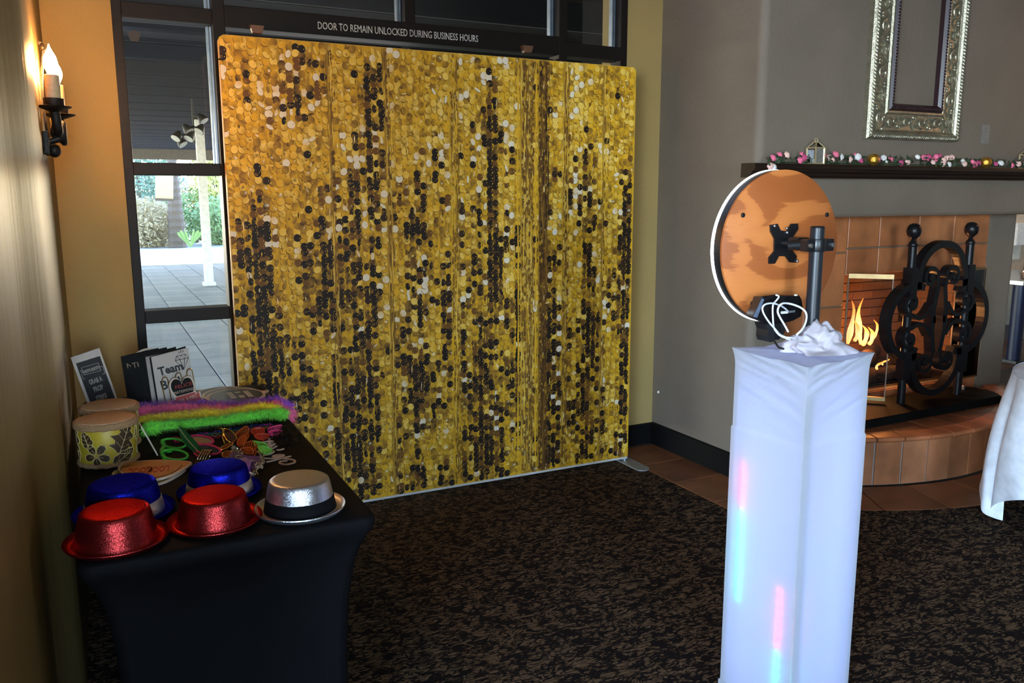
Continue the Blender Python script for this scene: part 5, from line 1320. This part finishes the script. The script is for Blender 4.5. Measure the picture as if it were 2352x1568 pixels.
for z in lv_:
    h = PH + (.004 if z < .053 else 0) + (.003 if z < .905 else 0)
    if z > 1.085: h = PH+.0085*((z-1.085)/.065)**2.5
    ring = sq_ring(h)
    for i,(x,y) in enumerate(ring):
        u = i/len(ring)*4; w = max(0,(z-.82)/.33)
        cor = abs((u % 1)-.5)*2
        t_ = u % 1; f_ = int(u); ph = z + (-.115*t_ + .02*t_*t_ if f_ == 0 else (.05*t_+.02*t_*t_ if f_ == 3 else 0))
        s_ = w**1.6*.0085*noise.noise(Vector((ph*48,t_*1.3,f_*3.1))) + w**2*.0080*(.35-abs(noise.noise(Vector((ph*80,t_*2.2,f_*5.3+2)))))*(1 if z > .86 else 0) + w*.0015*noise.noise(Vector((u*5,z*26,3)))
        k = 1+s_*(1-cor**5)*.9/h
        sag = -.012*w**3*(1-cor)*(1 if z>1.09 else 0)
        # the front and right-front corner slump a little
        p = PC+e1*(x*k)+e2*(y*k); p.z = z+sag
        if z > 1.06:
            df = math.exp(-(((x+h)**2+(y+h)**2)/(.05**2))); p.z -= .013*df*(z-1.06)/.09
        b.v.append(p)
q = len(sq_ring(.1))
for i in range(len(lv_)-1):
    for k in range(q): b.f.append((i*q+k,i*q+(k+1)%q,(i+1)*q+(k+1)%q,(i+1)*q+k))
# top, shrinking rings with folds
prev = (len(lv_)-1)*q
for s_ in (.93,.8,.64,.46,.28,.12):
    o_ = len(b.v)
    for i in range(q):
        v = b.v[(len(lv_)-1)*q+i]; c_ = PC+Vector((0,0,PT-.004)); p = c_+(v-c_)*s_; p.z = c_.z+(v.z-c_.z)*s_**.6+.004*noise.noise(Vector((p.x*22,p.y*22,2)))*(1-s_*.5); b.v.append(p)
    for k in range(q): b.f.append((prev+k,prev+(k+1)%q,o_+(k+1)%q,o_+k))
    prev = o_
b.f.append(tuple(prev+k for k in range(q)))
b.build('fabric_cover', m_fab, ped, True)
m_pvc = P('frame_post_grey',(.55,.55,.56),.5)
for sx,sy in ((1,1),(-1,1),(1,-1)):
    c_ = PC+e1*(sx*(PH-.028))+e2*(sy*(PH-.028)); B().tube([c_,c_+Vector((0,0,1.12))],.009,8).build('frame_post', m_pvc, ped, True)
c_ = PC+e1*(-PH+.004)+e2*(-PH+.0075); B().prism([c_,c_+e1*.030,c_+e1*.030+e2*.003,c_+e2*.003],(0,0,1.04)).build('glow_blocker', m_pvc, ped)  # unseen strip added behind the fabric to block the glow beside the front edge
# LED strips behind the left-facing side: u across the face from front corner (0) to back corner (1)
def led_strip(u,z0,z1,n,split,dep0,dep1):
    st = B(); top = PC-e1*(PH-.001-dep1-.006)+e2*(-PH+2*PH*u); par = None
    base = [PC-e1*(PH-.001-(dep0 if z==z0 else dep1)-.007)+e2*(-PH+2*PH*u)+Vector((0,0,z)) for z in (z0,z1)]
    par = B().tube(base,0,flat=(.008,.0025,tuple(e1))).build('led_strip', m_pvc, ped)
    for k in range(n):
        t = (k+.5)/n; z = z0+(z1-z0)*t; d_ = dep0+(dep1-dep0)*t
        p = PC-e1*(PH+.002-d_-.004)+e2*(-PH+2*PH*u)+Vector((0,0,z)); red = t > split
        B().ball(p,.0036,8,6).build('led_red' if red else 'led_cyan', emitm('led_red_glow',(1,.06,.10),48) if red else emitm('led_cyan_glow',(.03,.9,.72),44), par, True)
def zface(px,py,u):
    # height of a pixel seen on the left-facing side at parameter u
    P0 = PC-e1*PH+e2*(-PH+2*PH*u); d = ray(px,py); k = math.hypot(P0.x,P0.y)/math.hypot(d.x,d.y); return 1.6+d.z*k
led_strip(.80, zface(1697,1380,.8), zface(1716,1058,.8), 15, .66, .006, .013)
led_strip(.19, .03, zface(1795,1346,.19), 13, .52, .006, .006)
m_bglow = emitm('blue_led_glow',(.26,.36,1.0),17)
for sx,sy in ((.3,-.4),(-.35,.35)):
    c_ = PC+e1*(sx*PH)+e2*(sy*PH); B().tube([c_+Vector((0,0,.05)),c_+Vector((0,0,1.05))],.006,8).build('inner_blue_strip', m_bglow, ped)

# ------------------------------------------------------------------ ring light on its pole
RY = 1.955; rcx = ay(1796,564,RY); RR = (ay(1796,389,RY).z-ay(1796,740,RY).z)/2; rcz = (ay(1796,389,RY).z+ay(1796,740,RY).z)/2
def plywood():
    m = P('stained_plywood',(.40,.13,.03),.55); N, L = nodes(m); b = N['Principled BSDF']; tc = N.new('ShaderNodeTexCoord')
    mp = N.new('ShaderNodeMapping'); mp.inputs['Scale'].default_value = (3.2,3.2,5.2); mp.inputs['Rotation'].default_value = (0,.45,0); L.new(tc.outputs['Object'],mp.inputs[0])
    n1 = N.new('ShaderNodeTexNoise'); n1.inputs['Scale'].default_value = 1.1; n1.inputs['Detail'].default_value = 2; n1.inputs['Distortion'].default_value = .7; L.new(mp.outputs[0],n1.inputs['Vector'])
    mp2 = N.new('ShaderNodeMapping'); mp2.inputs['Scale'].default_value = (6,6,90); mp2.inputs['Rotation'].default_value = (0,-.15,0); L.new(tc.outputs['Object'],mp2.inputs[0])
    n2 = N.new('ShaderNodeTexNoise'); n2.inputs['Scale'].default_value = 1.5; n2.inputs['Detail'].default_value = 4; L.new(mp2.outputs[0],n2.inputs['Vector'])
    s_ = math_(N,L,'ADD',n1.outputs[0],math_(N,L,'MULTIPLY',math_(N,L,'SUBTRACT',n2.outputs[0],.5),.10))
    L.new(ramp(N,L,s_,[(0,(.26,.066,.013)),(.44,(.36,.094,.018)),(.465,(.54,.165,.036)),(.57,(.58,.185,.042)),(.60,(.38,.102,.020)),(1,(.31,.080,.015))]),b.inputs['Base Color']); return m
rl = thing('ring_light','round plywood-backed ring light clamped to a black pole on the pedestal','ring light',(1.93,1.83,PT))
Mr = Matrix.Translation((rcx.x,RY,rcz)) @ Matrix.Rotation(-PI/2,4,'X')
B().lathe([(RR-.001,0),(RR,.001),(RR,.010),(RR-.001,.011)],96,Mr).build('plywood_back', plywood(), rl, True)
B().lathe([(RR*.96,.011),(RR*1.0,.0115),(RR*.998,.020),(RR*.996,.040),(RR*.95,.0405)],96,Mr).build('black_housing', m_black, rl, True)
B().lathe([(RR*.95,.040),(RR*.985,.0405),(RR*1.004,.043),(RR*1.006,.049),(RR*.995,.054),(RR*.95,.055)],96,Mr,caps=False).build('led_ring', emitm('ring_led_white',(.95,.97,1),7), rl, True)
B().lathe([(.001,.046),(RR*.95,.046),(RR*.95,.050),(.001,.050)],64,Mr).build('front_panel', m_black, rl)
for px,py in ((1706,494),(1899,493),(1727,697),(1868,715)):
    p = ay(px,py,RY); B().lathe([(.0075,0),(.007,.003),(.004,.0045),(.0005,.0046)],14,Matrix.Translation(p) @ Matrix.Rotation(PI/2,4,'X')).build('screw', m_black, rl, True)
# VESA cross plate, tilt head, clamp and pole
VY = RY-.008
vc = ay(1802,558,VY)
vp = []
Zv = lambda x,y: ay(x/3.135+1630,y/3.135+360,VY)
xo = [(440,490),(490,482),(512,530),(560,535),(590,482),(636,480),(640,520),(600,575),(598,680),(628,715),(622,762),(580,760),(548,715),(500,715),(470,770),(430,770),(432,722),(468,680),(470,590),(443,540)]
B().prism([Zv(*p) for p in xo],(0,.006,0)).build('vesa_plate', m_black, rl)
for x,y in ((465,498),(553,515),(555,545),(627,750)): B().ball(Zv(x,y)+Vector((0,-.002,0)),(.005,.004,.005),8,5).build('bolt', m_alu, rl, True)
pz = PT-.002; pp = az(1871,795,PT); PX, PYY = ay(1871,640,1.815).x, 1.815
za = ay(1865,563,PYY).z
B().tube([(PX,PYY,pz),(PX,PYY,ay(1871,524,PYY).z)],.0205,24).build('pole', P('satin_black_pole',(.012,.014,.018),.38), rl, True)
B().lathe([(.0205,0),(.021,.003),(.018,.006),(.0005,.0065)],24,Matrix.Translation((PX,PYY,ay(1871,524,PYY).z))).build('pole_cap', m_black, rl, True)
B().lathe([(.026,-.019),(.027,-.017),(.027,.017),(.026,.019)],24,Matrix.Translation((PX,PYY,za))).build('clamp', m_black, rl, True)
for sx in (-.036,.040): B().box(PX+sx-.015,PX+sx+.015,PYY-.016,PYY+.016,za-.018,za+.018,.004).build('clamp_ear', m_black, rl); 
for sx in (-.042,.046): B().lathe([(.007,0),(.007,.006),(.003,.007)],10,Matrix.Translation((PX+sx,PYY-.016,za)) @ Matrix.Rotation(PI/2,4,'X')).build('clamp_bolt', m_alu, rl)
B().tube([(PX-.03,PYY+.005,za),(PX-.055,PYY+.04,za),(vc.x+.012,VY-.055,za)],.015,12).build('arm', m_black, rl, True)
B().box(vc.x-.018,vc.x+.028,VY-.075,VY-.03,za-.02,za+.02,.006).build('tilt_head', m_black, rl); B().tube([(vc.x+.004,VY-.035,za),(vc.x,VY+.001,vc.z)],.014,12).build('tilt_joint', m_black, rl, True)
# black angular device below the disc, with its mount
DY = 1.868
dv_ = thing('black_device','black angular device back with faint certification marks below the ring light','device',(ay(1790,735,DY).x,DY+.02,PT))
Zd = lambda x,y,Y=DY: ay(x/12.06+1720,y/12.06+670,Y)
dpo = [(380,130),(760,80),(850,95),(1430,95),(1490,200),(1530,420),(1470,690),(1250,810),(1000,880),(760,905),(480,885),(260,800),(130,700),(300,360)]
front = [Zd(*p) for p in dpo]; fc_ = sum(front,Vector())/len(front)
m_dev = P('gloss_black_plastic',(.005,.005,.006),.22)
back = [fc_+(p-fc_)*.90+Vector((0,.045,0)) for p in front]; b = B(); n_ = len(front); b.v = [p+Vector((0,.006,0)) for p in front]+back+[fc_+(p-fc_)*.95 for p in front]
b.f = [tuple(range(n_,2*n_)),tuple(range(3*n_-1,2*n_-1,-1))]+[(i,(i+1)%n_,n_+(i+1)%n_,n_+i) for i in range(n_)]+[(2*n_+i,2*n_+(i+1)%n_,(i+1)%n_,i) for i in range(n_)]
b.build('shell', m_dev, dv_)
B().prism([Zd(x,y,DY-.002) for x,y in ((380,190),(430,205),(235,715),(140,690))],(0,.004,0)).build('side_reflection', P('blue_grey_reflection',(.10,.13,.19),.4), dv_)  # blue-grey reflection along the left side, put in as a coloured strip
B().prism([Zd(x,y,DY-.0015) for x,y in ((892,545),(1085,530),(1085,598),(892,610))],(0,.002,0)).build('label', P('white_label',(.75,.75,.78),.5), dv_)
a3 = Zd(1095,585,DY-.002); e3 = Zd(1345,555,DY-.002); text('lettering','CEROS',.0088,frame(a3,e3-a3,(0,0,1)),P('grey_lettering',(.30,.30,.32),.5),dv_,.0003)
B().ball(Zd(1295,100,DY+.004),(.007,.004,.004),8,5).build('status_light', m_white, dv_)
mo = [(480,890),(1050,890),(990,1130),(900,1240),(830,1330),(720,1330),(640,1400),(560,1385),(520,1240),(540,1060)]
mf = [Zd(x,y,DY+.004) for x,y in mo]; zmin = min(p.z for p in mf); 
for p in mf: p.z = max(p.z,PT-.002)
B().prism(mf,(0,.05,0)).build('mount', P('matt_black_plastic',(.012,.012,.013),.5), dv_)
for x in (740,800,860): B().prism([Zd(x,920,DY+.001),Zd(x+22,920,DY+.001),Zd(x+10,1290,DY+.001),Zd(x-8,1290,DY+.001)],(0,.006,0)).build('mount_rib', m_black, dv_)
# cables
CY_ = 1.80; m_cab = P('white_cable',(.72,.74,.78),.45)
def cable(pts,r,mat,label,Ys,name='cable'):
    w = smoothpts([ay(x/12.06+1720,y/12.06+670,Y) for (x,y),Y in zip(pts,Ys)],7)
    for p in w:
        if p.z < PT+.004: p.z = PT+.004
    o = B().tube(w,r,9).build(name,mat,None,True,loc=w[0]); tag(o,label,'cable','cables on the pedestal')
cable([(750,85),(830,130),(770,230),(690,320),(660,450),(668,750),(690,980),(780,1130),(900,1230),(1150,1330)],.0027,m_cab,'white cable hanging straight down from the top of the black device',[1.866,1.855,1.85,1.845,1.84,1.83,1.82,1.81,1.80,1.80])
cable([(1085,545),(1000,460),(850,370),(640,315),(450,350),(375,460),(420,620),(560,840),(700,1000),(850,1170),(1000,1250),(1180,1275),(1420,1300)],.0027,m_cab,'white cable looping left across the black device into the cloth',[1.862,1.85,1.84,1.835,1.83,1.83,1.825,1.82,1.815,1.81,1.795,1.78,1.80])
cable([(1090,1110),(1000,940),(870,720),(800,560),(830,410),(930,325),(1080,320),(1280,370),(1470,460),(1580,580),(1595,740),(1540,930),(1440,1080),(1330,1190),(1400,1290)],.0030,m_cab,'white cable in a wide loop in front of the black device',[1.80,1.805,1.81,1.815,1.82,1.82,1.82,1.81,1.80,1.79,1.785,1.775,1.77,1.775,1.80])
cable([(700,1350),(760,1450),(840,1545),(960,1580)],.0030,m_black,'thin black cable dropping behind the bundled white cloth',[1.85,1.84,1.82,1.80])
# bundled cloth
cb_c = az(1862,795,PT); m_bun = P('white_bundle_cloth',(.46,.41,.445),.85)
g = random.Random(21); b = B(); NU, NV = 90, 44
hx, hy, hz = .112, .070, .070
def bundle(i,j):
    th = 2*PI*i/NU; ph = (j/(NV-1))*PI*.5
    d = Vector((math.cos(th)*math.cos(ph),math.sin(th)*math.cos(ph),math.sin(ph)))
    q1 = Vector((d.x*1.6+.3,d.y*1.6,d.z*1.6)); w = q1+Vector((noise.noise(q1*1.3),noise.noise(q1*1.3+Vector((7,0,0))),noise.noise(q1*1.3+Vector((0,9,0)))))*.7
    rdg = 1-abs(noise.noise(w*.62))*2; rdg2 = 1-abs(noise.noise(w*1.25+Vector((3,3,3))))*2
    r = 1+.34*(rdg-.6)+.09*(rdg2-.5)+.20*noise.noise(q1*.8)
    r *= 1+.25*max(0,d.x)*(1-d.z)
    p = Vector((d.x*hx*r,d.y*hy*r,max(0,d.z)*hz*r*(.85+.45*math.exp(-((d.x-.1)**2)*7))))
    return (cb_c.x-.024+p.x*math.cos(.3)+p.y*math.sin(.3),cb_c.y-.056-p.x*math.sin(.3)*.6+p.y*math.cos(.3),PT-.003+p.z)
b.grid(bundle,NU,NV,True); o = b.build('bundled_cloth', m_bun, None, True, loc=cb_c); o.data.polygons.foreach_set('use_smooth',[True]*len(o.data.polygons)); [o.data.attributes.remove(a) for a in list(o.data.attributes) if a.name == 'sharp_edge']; tag(o,'crumpled white cloth bundle lying on top of the pedestal','cloth')

# ------------------------------------------------------------------ draped white tablecloth at the right
tc_ = Vector((4.40,1.92,0)); TR = .70
ct = thing('round_table','round table under a long white cloth at the right edge','table',(tc_.x,tc_.y,0))
def pol(a,r,z): return Vector((tc_.x+r*math.cos(math.radians(a)),tc_.y+r*math.sin(math.radians(a)),z))
hem = [(40,pol(40,.76,.2)),(62,pol(62,.78,.2)),(82,pol(82,.78,.18)),(100,pol(100,.79,.15)),(114,pol(114,.80,.12)),(126,az(2252,1150,.075)),(130,az(2259,1178,.035)),(135,az(2303,1195,.012)),(138,az(2278,1178,.04)),(140,az(2277,1165,.075)),(144,az(2300,1152,.13)),(151,az(2352,1148,.19)),(166,az(2430,1152,.20)),(182,pol(182,.72,.2)),(215,pol(215,.75,.2)),(250,pol(250,.77,.2)),(290,pol(290,.75,.2)),(330,pol(330,.77,.2)),(370,pol(370,.75,.2)),(400,pol(400,.76,.2))]
hm = smoothpts([p for a,p in hem],6); am = [v.x for v in smoothpts([(a,0,0) for a,p in hem],6)]; nu = len(hm); b = B(); rows = 26
def drape(i,j):
    t = j/(rows-1); a = math.radians(am[i]); nrm = Vector((math.cos(a),math.sin(a),0))
    T = tc_+nrm*TR; T.z = .752; H = hm[i]
    p = T.lerp(H,t**1.15)+nrm*(.020*math.sin(am[i]*.36)*t*(1-t)*3+.02*math.sin(PI*t)); p.z = .752+(H.z-.752)*t; return p
b.grid(drape,nu,rows)
m_linen = P('white_tablecloth',(.78,.79,.82),.8,sheen=.15)
o = b.build('draped_cloth', m_linen, ct, True)
B().lathe([(.001,.752),(TR*.98,.752),(TR,.748)],60,Matrix.Translation((tc_.x,tc_.y,0)),caps=False).build('cloth_top', m_linen, ct, True)
B().lathe([(.03,0),(.03,.7),(.3,.72),(TR*.97,.722),(TR*.97,.742)],32,Matrix.Translation((tc_.x,tc_.y,0))).build('table_frame', m_black, ct)
mdf = ct.children[0].modifiers.new('thickness','SOLIDIFY'); mdf.thickness = .003

# ------------------------------------------------------------------ serving area seen past the fireplace
m_steel = P('stainless_steel',(.55,.56,.58),.3,1.0); m_navyp = P('navy_leg',(.010,.014,.045),.4)
f1 = az(2326,832,0); tw = thing('work_table','steel topped work table with a dark navy leg beyond the fireplace','table',(f1.x+.3,f1.y+.2,0))
zt = 1.6-(1.6)*((az(2326,832,0)-CAM).length and 1)*0
kx = f1; topz = None
d_ = ray(2338,642); kk = math.hypot(f1.x,f1.y)/math.hypot(d_.x,d_.y); topz = 1.6+d_.z*kk
B().box(f1.x-.12,f1.x+1.6,f1.y-.10,f1.y+.7,topz-.045,topz,.006).build('steel_top', m_steel, tw)
for dx,dy in ((0,0),(1.4,0),(0,.55),(1.4,.55)): B().tube([(f1.x+dx,f1.y+dy,.0),(f1.x+dx,f1.y+dy,topz-.045)],.062,14).build('leg', m_navyp, tw, True)
B().box(f1.x-.09,f1.x+.09,f1.y-.09,f1.y+.09,0,.03,.004).build('foot', m_black, tw)
cab = thing('white_cabinet','cream cabinet with a steel kick plate beside the navy table leg','cabinet',(9.6,5.9,0)); c0_ = az(2345,748,0)
c0_ = Vector((f1.x+.66,f1.y+.80,0))
B().box(c0_.x+.02,c0_.x+1.0,c0_.y,c0_.y+.2,.18,topz-.06,.004).build('body', P('cream_enamel',(.62,.60,.50),.5), cab); B().box(c0_.x,c0_.x+1.02,c0_.y-.02,c0_.y+.2,.0,.19,.004).build('kick_plate', m_steel, cab)
wl2 = struct(B().box(f1.x-.7,f1.x+3.2,f1.y+1.3,f1.y+1.4,0,3.2).build('wall_service', m_cream), 'cream wall behind the serving table'); struct(B().box(f1.x-.7,f1.x+3.2,f1.y+1.285,f1.y+1.302,0,.14).build('baseboard_service', P('grey_base',(.18,.18,.2),.6)),'grey baseboard behind the serving table')
lamp('AREA','service_area_light',(f1.x+.9,f1.y+.4,2.9),26,(1,.96,.86),.8,.8,(f1.x+.9,f1.y+.4,0))
def ws(px,py,Y): return ay(px,py,Y)
wy = f1.y+1.28
p_ = ws(2342,537,wy); t = thing('wall_dispenser','small white and blue wall dispenser above the steel table','dispenser',(p_.x,wy,p_.z)); B().box(p_.x-.14,p_.x+.16,wy-.06,wy+.018,p_.z-.13,p_.z+.13,.01).build('case', P('white_enamel',(.8,.8,.82),.4), t); B().box(p_.x+.05,p_.x+.13,wy-.066,wy-.058,p_.z-.1,p_.z+.1).build('blue_panel', P('blue_panel',(.05,.06,.5),.4), t)
p_ = ws(2340,572,wy); t = thing('wall_notice','narrow pale notice on the wall below the dispenser','notice',(p_.x,wy,p_.z)); B().box(p_.x-.11,p_.x+.03,wy-.004,wy+.02,p_.z-.12,p_.z+.12).build('sheet', m_white, t)
gpos = Vector((f1.x+.12,f1.y+.02,topz)); t = thing('glass_carafe','clear glass carafe standing on the steel table top','carafe',gpos)
B().lathe([(.001,.002),(.055,.002),(.07,.05),(.06,.12),(.025,.19),(.022,.25),(.03,.27)],22,Matrix.Translation(gpos),caps=False).build('glass_body', glass('pink_tint_glass',(.82,.70,.66),.3), t, True); B().lathe([(.001,.006),(.052,.006),(.064,.05),(.06,.09),(.001,.09)],22,Matrix.Translation(gpos),caps=False).build('drink', P('rose_liquid',(.42,.24,.19),.2), t, True)
p_ = Vector((f1.x+.36,f1.y+.06,topz)); t = thing('potted_herb','small green potted herb on the steel table top','plant',p_); B().lathe([(.04,.0),(.055,.10),(.05,.10)],14,Matrix.Translation(p_)).build('pot', m_black, t); leafcloud((p_.x,p_.y,p_.z+.17),(.09,.09,.09),160,.03,9).build('foliage', leafmats[1], t, fix=False)
p_ = Vector((f1.x+.16,f1.y-.06,topz)); t = thing('glass_bowl','upturned clear glass bowl on the front of the steel table top','bowl',p_); B().lathe([(.10,.0),(.098,.03),(.07,.075),(.03,.095),(.03,.105),(.001,.105)],24,Matrix.Translation(p_),caps=False).build('bowl_body', glass('clear_glass',(.93,.95,.97),.5), t, True)
rgp = az(2330,868,0); rg = B().box(rgp.x-.35,rgp.x+1.2,rgp.y-.18,rgp.y+.25,.002,.012,.002).build('dark_mat', P('dark_mat',(.03,.024,.022),.95), None, loc=(rgp.x,rgp.y,0)); tag(rg,'dark floor mat on the tiles beyond the hearth','mat')
